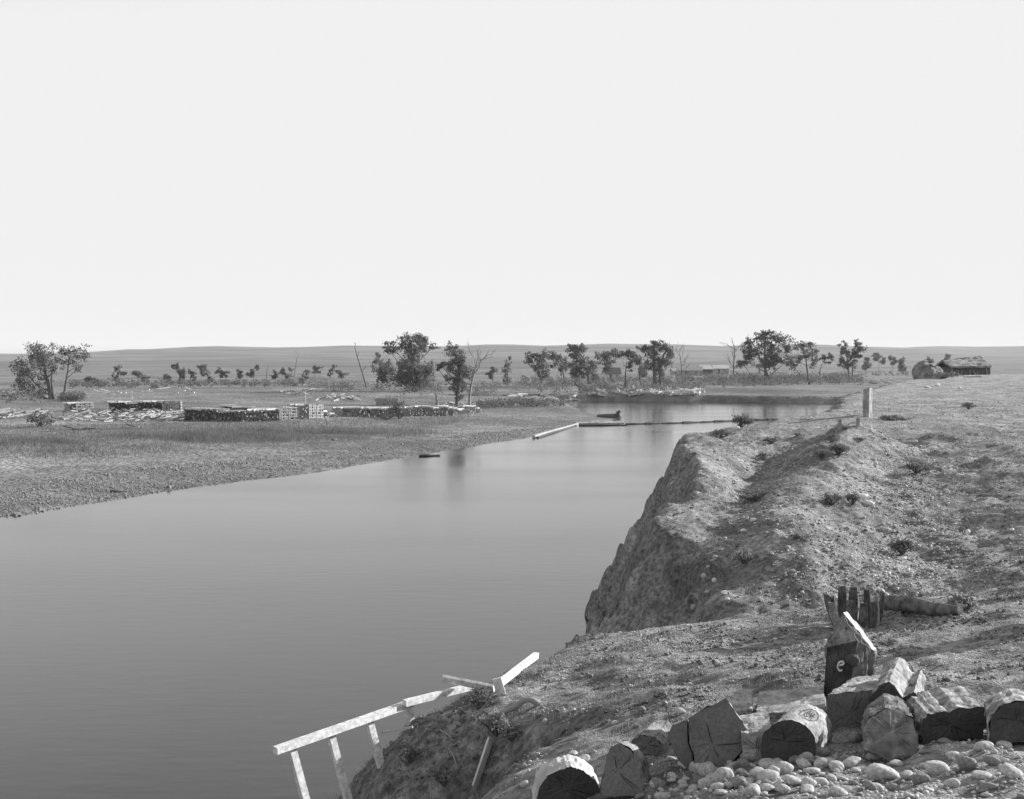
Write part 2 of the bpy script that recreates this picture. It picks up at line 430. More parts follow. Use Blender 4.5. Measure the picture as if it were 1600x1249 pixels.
def tree(name, label, base, lobes, hf, trunk=None, r0=.3, dens=1.0, mat='leaf', group=None, cat='tree', leaf=.15, two=None):
    b = hit(*base, hf); Y = b[1]; px = Y/FPX; leaf = leaf*max(.75, Y/170); dens = dens*min(1.4, (170/Y)**1.2)*.92
    lobes = [(u, v, ru*1.18, rv*1.18) for u, v, ru, rv in lobes]
    t = thing(name, b, label, cat, group)
    mb = MB()
    tops = [at(u, v, Y) for u, v, *_ in lobes]
    if trunk is None:
        mid = np.mean(tops, 0); zt = max(p[2] for p in tops)
        q = mid.copy(); q[2] = b[2]+.8*(zt-b[2])
        path = [b, b*.62+q*.38+np.array([rng.normal()*.25, rng.normal()*.3, 0]), q]
    else: path = [b]+[at(u, v, Y) for u, v in trunk]
    path = [np.array(p) for p in smooth_poly(path, 2)]
    path[0] = path[0]-np.array([0, 0, .15])
    L = len(path)
    mb.tube(path, [r0*(1.25 if i == 0 else 1)*(1-.82*i/(L-1)) for i in range(L)], 8)
    if two:                                       # a second stem from the same root
        p2 = [b+np.array([two[0], .2, -.15])]+[at(u, v, Y) for u, v in two[1]]
        p2 = smooth_poly(p2, 2); mb.tube(p2, [r0*.85*(1-.8*i/(len(p2)-1)) for i in range(len(p2))], 8)
    P = []
    for (u, v, ru, rv), c in zip(lobes, tops):
        r = np.array([ru*px, (ru+rv)*.5*px, rv*px]); c = c+np.array([0, rng.uniform(-.7, .7)*ru*px, 0])
        lower = [i for i, p in enumerate(path) if p[2] < c[2]-.08*(path[-1][2]-b[2])] or [0]
        best = min(lower, key=lambda i: np.linalg.norm(path[i]-c)+1.2*abs(path[i][2]-(c[2]-.9*abs(path[i][0]-c[0])-.4)))
        s = path[best]; mdl = s*.5+c*.5+np.array([rng.normal()*.15, rng.normal()*.15, -.12*np.linalg.norm(c-s)])
        rr = max(.035, r0*.42*(1-.6*best/L)); pp = smooth_poly([s, mdl, c], 2)
        mb.tube(pp, [rr*(1-.75*i/(len(pp)-1)) for i in range(len(pp))], 5, caps=False)
        for _ in range(4):
            e = c+rand_dirs(1)[0]*r*.9; mb.tube([pp[-3], (np.array(pp[-2])+e)/2+rng.normal(size=3)*.08, e], [rr*.4, rr*.25, .012], 4, caps=False)
        P.append(crown_points(c, r, int(dens*260*(r[0]*r[2]+.3))))
    mb.build('trunk', M['trunk'], t, smooth=True, fix=False)
    V, F = leaf_mesh(np.concatenate(P), leaf)
    np_obj('crown', V, F, M[mat], t)
    return t
def bare_tree(name, label, base, trunk, spread, hf, r0=.2, levels=3, cat='tree', group=None, mat='dead', nb=6, up=.8):
    b = hit(*base, hf); Y = b[1]; px = Y/FPX
    t = thing(name, b, label, cat, group); mb = MB(); br = None
    path = smooth_poly([b-np.array([0, 0, .15])]+[at(u, v, Y) for u, v in trunk], 2)
    mb.tube(path, [r0*(1-.75*i/(len(path)-1)) for i in range(len(path))], 7)
    def grow(s, d, L, r, lev):
        nonlocal br
        d = d/np.linalg.norm(d); e = s+d*L; mdl = (s+e)/2+rng.normal(size=3)*.08*L
        br.tube([s, mdl, e], [r, r*.8, r*.45], 5, caps=False)
        if lev:
            for k in range(3 if lev > 1 else 2):
                grow(s+(e-s)*rng.uniform(.45, 1), d+rng.normal(size=3)*.45+np.array([0, 0, .25]), L*rng.uniform(.45, .7), r*.5, lev-1)
    for k in range(nb):
        br = MB()
        s = np.array(path[int((.45+.55*k/max(1, nb-1))*(len(path)-1))])
        a = rng.uniform(0, 2*math.pi); grow(s, np.array([math.cos(a), .6*math.sin(a), up+rng.uniform(-.2, .4)]), spread*px*rng.uniform(.7, 1.1), r0*.35, levels-1)
        br.build('branch', M[mat], t, fix=False)
    mb.build('trunk', M[mat], t, smooth=True, fix=False)
    return t
def bush(name, label, base, w, h, hf, mat='leaf_pale', n=260, leaf=.12, group=None, cat='bush', twigs=14, loc=None):
    """w, h in metres"""
    b = np.array(loc) if loc is not None else hit(*base, hf)
    t = thing(name, b, label, cat, group); mb = MB(); P = []
    for k in range(twigs):
        a = rng.uniform(0, 2*math.pi); q = rng.uniform(.2, 1)
        e = b+np.array([math.cos(a)*w*.5*q, math.sin(a)*w*.5*q, h*rng.uniform(.55, 1)*(1.1-.45*q)])
        mdl = (b+e)/2+np.array([0, 0, .12*h])+rng.normal(size=3)*.05*w
        mb.tube([b-np.array([0, 0, .03*h]), mdl, e], [.012*w+.004, .008*w+.003, .003], 4, caps=False)
        m_ = n//twigs; tt = rng.uniform(.3, 1.05, (m_, 1)); P.append(mdl+(e-mdl)*tt+rng.normal(size=(m_, 3))*np.array([w, w, h])*.085)
    P = np.concatenate(P); P[:, 2] = np.maximum(P[:, 2], b[2]+.01)
    mb.build('stems', M['trunk'], t, fix=False)
    V, F = leaf_mesh(P, leaf); np_obj('foliage', V, F, M[mat], t)
    return t

# ------------------------------------------------------------------ cottonwoods
def z1(x, y): return x/3.786, 500+y/3.786      # coordinates read off enlargements of the photograph
tree('cottonwood_tree', 'tall dark cottonwood beside the vase shaped cottonwood', (79, 624),
     [(63, 545, 17, 10), (52, 555, 11, 12), (72, 557, 13, 11), (60, 572, 16, 10), (84, 577, 10, 8), (50, 590, 13, 11), (68, 592, 10, 8), (48, 608, 12, 11), (60, 612, 8, 7), (36, 575, 10, 14), (34, 600, 9, 12)], hv, [(74, 592), (70, 572), (62, 550)], .38, .75, two=(.55, [(80, 596), (82, 578)]))
tree('cottonwood_tree', 'slender vase shaped cottonwood with a bare forked trunk', (99, 625),
     [(92, 549, 11, 8), (106, 545, 12, 7), (119, 547, 12, 8), (130, 556, 8, 9), (115, 560, 13, 8), (96, 562, 9, 8), (122, 575, 9, 6)], hv, [(103, 598), (106, 580), (108, 556)], .3, .5)
tree('cottonwood_tree', 'large spreading cottonwood behind the longest tie pile', (651, 613),
     [(614, 542, 11, 7), (606, 546, 7, 4), (632, 533, 8, 9), (646, 533, 13, 10), (659, 530, 9, 9), (660, 542, 9, 9), (641, 546, 15, 9), (642, 559, 13, 11), (639, 570, 12, 9), (650, 577, 17, 11), (632, 581, 11, 11), (667, 578, 9, 10), (624, 592, 14, 8), (646, 592, 18, 9), (668, 594, 13, 10), (677, 541, 8, 4), (640, 602, 14, 6)], hv, [(650, 590), (647, 565), (648, 540)], .42, 1.0)
tree('cottonwood_tree', 'narrow leaning cottonwood beside the bare twiggy tree', (713, 636),
     [(706, 543, 9, 6), (711, 552, 10, 8), (711, 561, 9, 8), (721, 562, 7, 9), (719, 575, 10, 9), (709, 583, 9, 8), (699, 571, 9, 6), (689, 571, 7, 5), (684, 576, 5, 4), (728, 583, 8, 9), (718, 592, 9, 9), (708, 604, 8, 9), (714, 618, 7, 7), (724, 604, 6, 8)], hv, [(716, 605), (718, 580), (711, 550)], .34, 1.0)
bare_tree('bare_tree', 'leafless twiggy tree with a dark trunk beside the narrow cottonwood', (733, 636), [(734, 612), (740, 586), (744, 570)], 30, hv, .26, 3, nb=9)
tree('cottonwood_tree', 'small leaning cottonwood next to the tall dead snag', (588, 608),
     [(586, 559, 6, 5), (590, 566, 8, 6), (598, 576, 10, 8), (606, 570, 6, 8), (596, 588, 10, 8), (607, 586, 8, 8), (600, 598, 9, 6)], hv, [(592, 588), (594, 572)], .2, .9)
bare_tree('dead_snag', 'tall dead snag leaning left on the meadow', (573, 606), [(566, 582), (559, 560), (554, 542)], 10, hv, .26, 2, nb=3, cat='dead tree', mat='trunk')
bare_tree('dead_snag', 'short broken dead trunk in front of the narrow cottonwood', (683, 634), [(682, 622), (680, 608)], 5, hv, .3, 1, nb=2, cat='dead tree')
bare_tree('dead_snag', 'thin leaning dead pole over the scrub trees', (459, 590), [(462, 570), (466, 553)], 6, hv, .2, 2, nb=2, cat='dead tree', mat='trunk')
bare_tree('dead_snag', 'bare stub trunk standing among the scrub trees', (416, 592), [(417, 582), (419, 572)], 4, hv, .22, 1, nb=1, cat='dead tree', mat='trunk')
tree('poplar_tree', 'slim pale poplar standing alone between two cottonwood groups', (793, 604), [(795, 562, 3, 5), (793, 572, 5, 7), (792, 584, 6, 8), (795, 594, 6, 7)], hv, None, .16, .7, 'leaf_pale')
tree('cottonwood_tree', 'cottonwood with a narrow dark crown above the far bank brush', (847, 599), [(829, 556, 7, 5), (829, 566, 6, 5), (846, 551, 6, 6), (846, 561, 8, 7), (846, 573, 9, 8), (848, 585, 8, 8), (836, 575, 6, 5)], hv, None, .35, 1.0)
tree('cottonwood_tree', 'leaning cottonwood with drooping crown by the far bank', (882, 598), [(861, 555, 6, 5), (868, 560, 7, 6), (879, 567, 7, 7), (879, 577, 6, 6), (866, 570, 4, 4)], hv, [(880, 580), (872, 563)], .3, 1.0)
tree('cottonwood_tree', 'round topped cottonwood left of the dark roofed cabin', (899, 600), [(896, 547, 9, 6), (909, 546, 9, 6), (902, 541, 7, 4), (900, 558, 9, 5), (893, 572, 7, 8), (899, 584, 8, 8), (908, 566, 7, 8)], hv, None, .4, 1.1)
tree('cottonwood_tree', 'pale bushy cottonwood between the round topped tree and the cabin', (919, 600), [(916, 568, 10, 8), (928, 572, 9, 9), (918, 582, 12, 8), (932, 588, 10, 7), (930, 556, 5, 5)], hv, None, .3, .7, 'leaf_pale')
tree('cottonwood_tree', 'dark flat topped cottonwood behind the cabin roof', (950, 592), [(944, 556, 8, 5), (956, 553, 9, 5), (951, 563, 9, 6), (950, 573, 6, 6)], hv, None, .35, 1.0)
tree('cottonwood_tree', 'forked cottonwood in front of the dark roofed cabin', (977, 606), [(970, 555, 8, 6), (981, 552, 9, 6), (990, 563, 8, 7), (985, 573, 7, 5)], hv, [(977, 592), (978, 575)], .34, .9)
tree('cottonwood_tree', 'pale thin leaved cottonwood right of the forked tree', (1002, 602), [(998, 566, 9, 8), (1007, 575, 8, 8), (1000, 584, 8, 7), (994, 556, 5, 4)], hv, None, .3, .55, 'leaf_pale')
tree('cottonwood_tree', 'big cottonwood with two thick trunks on the far bank', (1023, 606), [(1006, 545, 9, 7), (1022, 536, 8, 5), (1020, 548, 11, 7), (1034, 541, 7, 6), (1043, 545, 8, 7), (1047, 555, 7, 7), (1040, 565, 8, 7), (1027, 562, 10, 8), (1016, 571, 6, 7), (1030, 578, 7, 8), (1036, 588, 5, 6)], hv, [(1022, 585), (1022, 560), (1021, 542)], .55, 1.0, two=(1.5, [(1031, 585), (1034, 560), (1042, 548)]))
bare_tree('bare_tree', 'leafless tree standing before the pale shed roofs', (1065, 596), [(1065, 575), (1062, 552)], 14, hv, .25, 3, nb=6, mat='trunk')
bare_tree('bare_tree', 'half dead tree left of the largest cottonwood on the far bank', (1147, 599), [(1146, 570), (1148, 545)], 15, hv, .3, 3, nb=8, mat='trunk')
tree('cottonwood_tree', 'largest cottonwood on the far bank with a wide uneven crown', (1196, 602), [(1186, 525, 8, 5), (1199, 521, 8, 5), (1210, 528, 10, 6), (1172, 534, 7, 5), (1169, 545, 8, 7), (1168, 558, 9, 7), (1196, 538, 12, 8), (1208, 546, 9, 7), (1224, 534, 11, 6), (1232, 545, 7, 7), (1199, 559, 12, 8), (1214, 558, 9, 7), (1180, 551, 8, 6), (1160, 568, 7, 6), (1228, 562, 7, 8), (1205, 570, 8, 6)], hv, [(1196, 570), (1195, 545), (1196, 528)], .5, 1.05, two=(2, [(1189, 563), (1180, 545)]))
tree('cottonwood_tree', 'flat topped cottonwood right of the largest one', (1265, 601), [(1250, 541, 10, 5), (1263, 541, 8, 6), (1262, 554, 9, 7), (1275, 550, 5, 5), (1270, 566, 5, 7), (1248, 560, 7, 7), (1240, 572, 6, 5)], hv, None, .42, .9)
tree('cottonwood_tree', 'small crooked cottonwood bent over to the right', (1279, 599), [(1289, 560, 6, 4), (1297, 557, 5, 4), (1292, 566, 4, 3)], hv, [(1282, 572), (1289, 563)], .22, 1.0)
tree('cottonwood_tree', 'lone cottonwood with a split crown near the river bend', (1327, 598), [(1319, 541, 6, 5), (1323, 550, 7, 6), (1340, 537, 6, 5), (1343, 545, 8, 6), (1336, 555, 9, 6), (1316, 563, 7, 6), (1335, 566, 6, 6), (1326, 571, 7, 6), (1345, 556, 5, 4)], hv, [(1325, 570), (1322, 550)], .38, .95, two=(1.2, [(1332, 568), (1340, 545)]))
# thin scrub trees at the foot of the hills: single things, look-alikes
for (u, v, tp, w) in [(187, 600, 571, 9), (142, 601, 589, 9), (216, 592, 580, 8), (281, 600, 568, 7), (299, 598, 577, 5), (323, 598, 570, 9), (345, 596, 576, 5), (352, 596, 580, 5), (373, 596, 577, 6), (396, 596, 574, 6), (430, 600, 580, 6), (447, 602, 574, 9),
                      (476, 600, 580, 8), (492, 592, 573, 9), (516, 592, 570, 7), (535, 593, 580, 6), (770, 598, 575, 7), (1010, 590, 575, 5), (1373, 580, 552, 9), (1352, 580, 560, 6), (1395, 580, 558, 6), (1406, 580, 559, 6), (1450, 580, 558, 6), (1482, 580, 554, 7), (700, 596, 586, 7), (228, 598, 588, 6), (262, 597, 586, 5)]:
    h = v-tp
    tree('scrub_tree', 'small hazy tree on the plain beyond the lone split crowned cottonwood' if u > 1300 else 'small thin scrub tree between the cottonwood groups' if u > 600 else 'small thin scrub tree above the dark brush line below the hills', (u, v), [(u+rng.uniform(-.9, .9)*w, tp+h*(.12+.8*q/5)+rng.uniform(-.06, .06)*h, w*rng.uniform(.3, .7), h*rng.uniform(.08, .17)) for q in range(int(rng.integers(3, 7)))], hv, None, .16, .4, 'leaf_far', 'hazy trees on the far plain' if u > 1300 else 'scrub between the cottonwoods' if u > 600 else 'thin scrub trees below the hills', leaf=.3)

# ------------------------------------------------------------------ willow brush and meadow grass (nobody could count it)
def scatter(polys, n, hf, jit=0):
    out = []
    for poly in polys:
        P = np.array([hit(u, v, hf)[:2] for u, v in poly]); lo, hi = P.min(0), P.max(0)
        q = rng.uniform(lo, hi, (n*4, 2)); q = q[inside(q[:, 0], q[:, 1], [tuple(p) for p in P])][:n]; out.append(q)
    q = np.concatenate(out); return np.c_[q, hf(q[:, 0], q[:, 1])]
def thicket(name, label, polys, n, h, mat, leaf=.16, clump=26):
    c = scatter(polys, n, hv)
    hs = h*rng.uniform(.55, 1.15, len(c)); i = np.repeat(np.arange(len(c)), clump)
    t = rng.uniform(0, 1, len(i))**.7
    P = c[i] + np.stack([rng.normal(0, .42, len(i))*hs[i]*.7, rng.normal(0, .42, len(i))*hs[i]*.7, t*hs[i]], 1)
    V, F = leaf_mesh(P, leaf); o = np_obj(name, V, F, M[mat], origin=c[0]); return tag(o, label, 'brush', kind='stuff')
thicket('willow_brush', 'dark willow brush along the far cut bank', [[(905, 618), (1000, 619), (1000, 612), (905, 611)], [(1000, 619), (1100, 616), (1100, 607), (1010, 610)]], 120, 1.7, 'leaf')
thicket('willow_brush', 'low willow brush on the point of the gravel bar', [[(760, 640), (880, 636), (882, 630), (800, 628), (745, 634)]], 150, 1.2, 'leaf')
thicket('willow_brush', 'brush band beneath the big spreading cottonwood', [[(480, 612), (690, 622), (690, 606), (480, 602)]], 150, 1.9, 'leaf')
thicket('willow_brush', 'brush beside the narrow cottonwood and bare tree', [[(740, 626), (890, 620), (890, 600), (740, 606)]], 150, 1.7, 'leaf_pale')
thicket('willow_brush', 'tall willow belt below the pale shed roofs', [[(1055, 604), (1350, 603), (1350, 595), (1060, 596)]], 260, 3.2, 'leaf', .26, 40)
thicket('willow_brush', 'pale rounded willow clumps on the far sand flat', [[(1130, 607), (1215, 606), (1210, 597), (1130, 598)]], 60, 1.7, 'leaf_pale', .2)
thicket('willow_brush', 'brush under the cottonwoods around the cabin', [[(815, 606), (1050, 606), (1050, 594), (815, 594)]], 220, 1.8, 'leaf_pale', .22)
thicket('willow_brush', 'dark brush line across the left meadow', [[(110, 608), (470, 606), (470, 599), (110, 600)]], 220, 1.5, 'leaf_pale', .24)
thicket('willow_brush', 'brush at the foot of the two left cottonwoods', [[(-60, 630), (60, 630), (60, 618), (-60, 618)], [(95, 628), (130, 627), (130, 623), (95, 624)]], 70, 1.4, 'leaf')
thicket('willow_brush', 'far scattered brush on the plain right of the river bend', [[(1340, 590), (1430, 588), (1440, 582), (1340, 583)]], 50, 1.2, 'leaf', .24)
c = scatter([[(-40, 712), (150, 708), (330, 695), (470, 687), (640, 684), (640, 670), (420, 672), (200, 682), (-40, 688)]], 26000, hv)
k = vnoise(c[:, 0]*.15, c[:, 1]*.3, 5) > -.25; c = c[k]; c[:, :2] += rng.normal(0, 1, (len(c), 2))*np.array([3, 1.6]); c[:, 2] = hv(c[:, 0], c[:, 1]); c = c[c[:, 2] > .35]
V, F = blade_mesh(c, .16+.5*np.clip(vnoise(c[:, 0]*.2, c[:, 1]*.35, 6)+.5, 0, 1), .05, .6); tag(np_obj('tall_grass', V, F, M['grass_dark'], origin=c[0]), 'band of tall grass between the gravel bar and tie piles', 'grass', kind='stuff')
c = scatter([[(-60, 700), (700, 665), (760, 640), (700, 652), (300, 662), (-60, 668)]], 12000, hv)
V, F = blade_mesh(c, .3, .05, .4); tag(np_obj('meadow_grass', V, F, M['grass_dark'], origin=c[0]), 'short grass in front of the tie piles', 'grass', kind='stuff')
bush('willow_bush', 'upright willow bush growing in front of the long low tie pile', (624, 655), 3.4, 2.4, hv, 'leaf_pale', 700, .12)
bush('willow_bush', 'low dark bush at the left foot of the upright willow', (605, 657), 2.2, .8, hv, 'leaf', 260, .12)
bush('meadow_bush', 'small dark bush by the foot of the vase shaped cottonwood', (113, 626), 2.6, 1.0, hv, 'leaf', 240, .14)
bush('meadow_bush', 'dark brush clump left of the scattered ties', (62, 668), 3.4, 1.5, hv, 'leaf', 420, .13)

# ------------------------------------------------------------------ railroad tie piles across the river
def pile(label, a, b, ha, hb_, crib=(0, 0), depth=2.3, group='piles of cut railroad ties', rough=0.0):
    """a, b: photo pixels of the two ends of the front foot; ties lie front to back"""
    A, B = hit(*a, hv), hit(*b, hv); ax = B-A; L = np.hypot(ax[0], ax[1]); d = np.array([ax[0], ax[1], 0])/L; nrm = np.array([-d[1], d[0], 0])
    t = thing('tie_pile', (A+B)/2, label, 'log pile', group)
    mb = MB(); w = .2
    def tie(c, dirv, ln, r, top=False):
        # hewn on two faces, round on the other two
        dirv = dirv/np.linalg.norm(dirv); s = np.cross(dirv, [0, 0, 1.0]); z = np.array([0, 0, 1.0])
        ring = [(-.5, -.3), (-.28, -.5), (.28, -.5), (.5, -.3), (.5, .3), (.28, .5), (-.28, .5), (-.5, .3)]
        a_ = [c-dirv*ln/2+s*x*r+z*y*r*.86 for x, y in ring]; b_ = [q+dirv*ln for q in a_]
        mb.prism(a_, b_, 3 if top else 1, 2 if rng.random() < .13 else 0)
    cl, cr = crib
    nx = int((L-(cl+cr)*2.4)/w)
    for i in range(nx):
        s = cl*2.4+(i+.5)*w; f = s/L; base = A*(1-f)+B*f; base[2] = hv(base[0], base[1])
        H = ha*(1-f)+hb_*f + .12*vnoise(s*.7, L, 3) - rough*max(0, vnoise(s*.5, L*3, 4))
        nz = max(1, int(H/.18))
        for k in range(nz):
            j = rng.uniform(-.1, .1)
            tie(base+np.array([0, 0, .09+k*.178])+nrm*(depth/2+j)+d*rng.uniform(-.02, .02), nrm+d*rng.normal()*.02, depth, w*rng.uniform(.84, 1.0))
        if rng.random() < .75: tie(base+np.array([0, 0, .1+nz*.178])+nrm*depth*rng.uniform(.2, .7), nrm*rng.normal()*.4+d, depth*.8, w*.9, True)
    mb.build('stacked_ties', [M['tie_end_shaded'], M['tie_top'], M['tie_top'], M['tie_pale']], t, fix=False)
    t.children[0]['kind'] = 'stuff'
    for side, n_ in ((0, cl), (1, cr)):
        for q in range(int(round(n_*2))):
            if n_ == 0: continue
            s0 = q*1.2+.6 if side == 0 else L-q*1.2-.6
            mb = MB(); f = s0/L; base = A*(1-f)+B*f; base[2] = hv(base[0], base[1]); H = ha*(1-f)+hb_*f+.1; k = 0; z = .1
            while z < H:
                if k % 2 == 0:
                    for o_ in (.1, .8, 1.5, 2.2): tie(base+nrm*o_+np.array([0, 0, z]), d, 1.16, w)
                else:
                    for o_ in (-.45, -.2, .2, .45): tie(base+d*o_+nrm*depth*.5+np.array([0, 0, z]), nrm, depth, w)
                z += .178; k += 1
            mb.build('crib_end', [M['tie_top'], M['tie_top'], M['tie_end_shaded'], M['tie_pale']], t, fix=False)
    return t
pile('small dark tie pile with pale crib end behind the tumbled ties', (108, 644), (147, 643), 1.2, 1.25, (0, 1))
pile('long tie pile with pale crib end behind the tumbled ties', (170, 646), (283, 645), 1.5, 1.5, (0, 1))
pile('left wing of the angled tie pile, ends facing the river', (288, 657), (378, 659.5), 1.4, 1.1)
pile('right wing of the angled tie pile with pale crib end', (380, 659.5), (465, 658), 1.1, 1.5, (0, 1))
pile('rear tie pile enclosed behind the angled pile', (340, 651), (428, 651), 1.25, .9)
pile('short tall tie pile with pale crib end right of the angled pile', (467, 655), (506, 654), 1.6, 1.65, (0, 1))
pile('low crumbled tie pile between the tall and the long low pile', (508, 653), (532, 652), 1.1, .8, rough=.8)
pile('long low tie pile with ragged top behind the willow bush', (535, 652), (710, 650), 1.2, 1.25, rough=.25)
pile('slumped end of the long low tie pile', (712, 649), (752, 645), 1.0, .9, rough=.6)
def heap(name, label, poly, n, ln, r, mats, cat='ties', hmax=.6, kind='stuff', dirs=None):
    c = scatter([poly], n, hv); mb = MB()
    for p in c:
        a = rng.normal(.9, .35) if dirs is None else rng.normal(*dirs); dv = np.array([math.cos(a), math.sin(a), rng.normal()*.22]); L = ln*rng.uniform(.5, 1.1)
        q = p+np.array([0, 0, r*.5+rng.uniform(0, hmax)**1.5]); s = np.cross(dv, [0, 0, 1.0])*r; z = np.array([0, 0, r*.85])
        mb.box(q, dv*L, s, z, int(rng.random() < .35))
    o = mb.build(name, mats, origin=c[0], fix=False); return tag(o, label, cat, kind=kind)
tt_ = [M['tie_top'], M['wood_end']]; dd_ = [M['tie_pale'], M['tie_pale']]
heap('tumbled_ties', 'wide heap of tumbled ties in front of the left tie piles', [(88, 657), (160, 660), (290, 660), (288, 648), (200, 645), (120, 646)], 260, 1.9, .14, tt_, hmax=.7)
heap('tumbled_ties', 'loose ties lying at the far left of the meadow', [(-20, 655), (80, 655), (95, 645), (-20, 646)], 60, 2.1, .17, tt_, hmax=.6)
heap('tumbled_ties', 'line of loose pale poles on the grass left of the river', [(60, 676), (230, 671), (228, 668), (60, 673)], 12, 3.4, .14, tt_, hmax=.05, dirs=(.1, .1))
heap('tumbled_ties', 'loose ties scattered on the meadow beyond the angled pile', [(440, 618), (490, 618), (490, 611), (440, 611)], 30, 2.2, .2, tt_)
heap('tumbled_ties', 'row of tumbled ties before the meadow brush', [(495, 628), (560, 628), (560, 619), (500, 620)], 50, 2.2, .2, tt_)
heap('tumbled_ties', 'loose timber on top of and around the slumped pile', [(690, 644), (735, 644), (740, 632), (695, 632)], 30, 2.0, .18, tt_)
heap('driftwood', 'pale driftwood heaped along the far cut bank left part', [(800, 622), (915, 623), (915, 617), (800, 616)], 75, 2.6, .34, dd_, 'driftwood', .5, dirs=(0, .6))
heap('driftwood', 'pale driftwood heaped along the far cut bank between willow clumps', [(920, 622.5), (1095, 621), (1095, 613), (925, 616)], 150, 2.6, .4, dd_, 'driftwood', .8, dirs=(0, .8))
heap('driftwood', 'bleached logs stranded beyond the river bend', [(1355, 598), (1395, 598), (1395, 595), (1355, 595)], 16, 5, .6, dd_, 'driftwood', .2, dirs=(0, .3))
heap('driftwood', 'scattered pale logs on the meadow left of the hills brush', [(150, 620), (300, 618), (300, 608), (150, 608)], 18, 3, .28, dd_, 'driftwood', .1, dirs=(0, .3))
# lumber stack with posts
A = hit(585, 634, hv); t = thing('lumber_stack', A, 'stack of sawn slabs held between upright posts behind the long low pile', 'lumber')
W = 40/FPX*A[1]; mb = MB()
for k in range(7):
    for j in range(3): mb.box(A+np.array([W*.5+rng.normal()*.15, .5+j*.7, .1+k*.17]), (W*rng.uniform(.85, 1.05), 0, rng.normal()*.05), (0, .3, 0), (0, 0, .12), 0)
mb.build('slabs', M['tie_top'], t, fix=False)
for q in (.5, .62, .9):
    mb = MB(); mb.box(A+np.array([W*q, -.1, .7]), (.22, 0, 0), (0, .22, 0), (0, 0, 1.9)); mb.build('post', M['wood'], t)
for (u, v0, v1, lab) in [(477, 632, 612, 'lone pale stake standing behind the short tall tie pile'), (206, 624, 617, 'small stake on the meadow near the brush clumps'), (1281, 600, 594, None)][:2]:
    p = hit(u, v0, hv); H = (v0-v1)/FPX*p[1]; mb = MB(); mb.tube([p-np.array([0, 0, .2]), p+np.array([.03, 0, H])], [.09, .08], 7)
    tag(mb.build('stake', M['wood_pale'], origin=p), lab, 'stake')

# ------------------------------------------------------------------ cabins and sheds beyond the trees
def cabin(label, base, wpx, hpx, roof_px, wallm, roofm, depth=5, yaw=0.0):
    b = hit(*base, hv); px = b[1]/FPX; w, h, rh = wpx*px, hpx*px, roof_px*px
    t = thing('log_cabin', b, label, 'cabin')
    X = np.array([math.cos(yaw), math.sin(yaw), 0]); Yv = np.array([-math.sin(yaw), math.cos(yaw), 0]); Zv = np.array([0, 0, 1.0])
    def q(x, y, z): return b+X*x+Yv*y+Zv*z
    mb = MB(); g = [q(-w/2, 0, -.3), q(w/2, 0, -.3), q(w/2, 0, h), q(-w/2, 0, h)]; mb.prism(g, [p+Yv*depth for p in g])
    mb.add([q(-w/2, 0, h), q(-w/2, depth, h), q(-w/2, depth/2, h+rh*.92)], [(0, 1, 2)]); mb.add([q(w/2, 0, h), q(w/2, depth, h), q(w/2, depth/2, h+rh*.92)], [(0, 1, 2)])
    mb.build('wall', M[wallm], t)
    mb = MB(); ov = .35
    for s in (0, 1):
        y0, y1 = (-.5, depth/2) if s == 0 else (depth+.5, depth/2)
        lo = h-.16
        a = [q(-w/2-ov, y0, lo), q(w/2+ov, y0, lo), q(w/2+ov, y1, h+rh), q(-w/2-ov, y1, h+rh)]; mb.prism(a, [p+Zv*.14 for p in a])
    mb.build('roof', M[roofm], t)
    mb = MB(); mb.box(q(-w*.15, -.04, h*.42), X*min(.9, w*.2), Yv*.08, Zv*h*.82); mb.build('door', M['wood_dark'], t)
    mb = MB(); mb.box(q(w*.25, -.04, h*.55), X*.7, Yv*.06, Zv*.6); mb.build('window', M['ink'], t)
cabin('low cabin with a dark roof half hidden by the forked cottonwood', (958, 592), 24, 8, 9, 'wood_pale', 'wood_dark', 6, .1)
cabin('long pale shed behind the willow belt', (1078, 587), 38, 8, 6, 'wood', 'tie_top', 6, -.1)
cabin('small pale roofed shed behind the leafless tree', (1105, 586), 20, 9, 6, 'wood_dark', 'tie_top', 6, .35)
cabin('low shed with a light roof left of the half dead tree', (1127, 584), 24, 8, 5, 'wood', 'wood_pale', 6, 0)
cabin('small white walled hut seen through the largest cottonwood', (1188, 584), 8, 10, 5, 'white_paint', 'wood_dark', 3, 0)
cabin('pale low hut at the left of the far sheds', (1057, 586), 12, 6, 4, 'tie_top', 'wood', 4, .2)
# cattle on the far bank
def cow(label, base, face):
    b = hit(*base, hv); t = thing('cow', b, label, 'cow', 'cattle on the far bank'); mb = MB()
    f = np.array([face, 0, 0]); Zv = np.array([0, 0, 1.0]); yv = np.array([0, 1.0, 0])
    mb.tube([b-f*1.0+Zv*1.15, b-f*.9+Zv*1.12, b-f*.4+Zv*1.08, b+f*.2+Zv*1.05, b+f*.7+Zv*1.12, b+f*1.0+Zv*1.25, b+f*1.3+Zv*1.4, b+f*1.5+Zv*1.42, b+f*1.85+Zv*1.2], [.1, .34, .42, .44, .40, .26, .2, .17, .1], 9)
    for x in (-.8, .65):
        for y in (-.2, .2): mb.tube([b+f*x+yv*y+Zv*1.05, b+f*(x-.05)+yv*y+Zv*.55, b+f*x+yv*y-Zv*.05], [.17, .09, .07], 6)
    mb.tube([b-f*1.0+Zv*1.3, b-f*1.12+Zv*.9, b-f*1.1+Zv*.5], [.05, .04, .05], 5)
    for s in (-1, 1): mb.tube([b+f*1.45+yv*.1*s+Zv*1.55, b+f*1.45+yv*.32*s+Zv*1.68], [.04, .015], 5)
    mb.build('body', M['wood_dark'], t, smooth=True)
cow('dark cow standing on the far bank above the willow brush', (909, 611), -1)
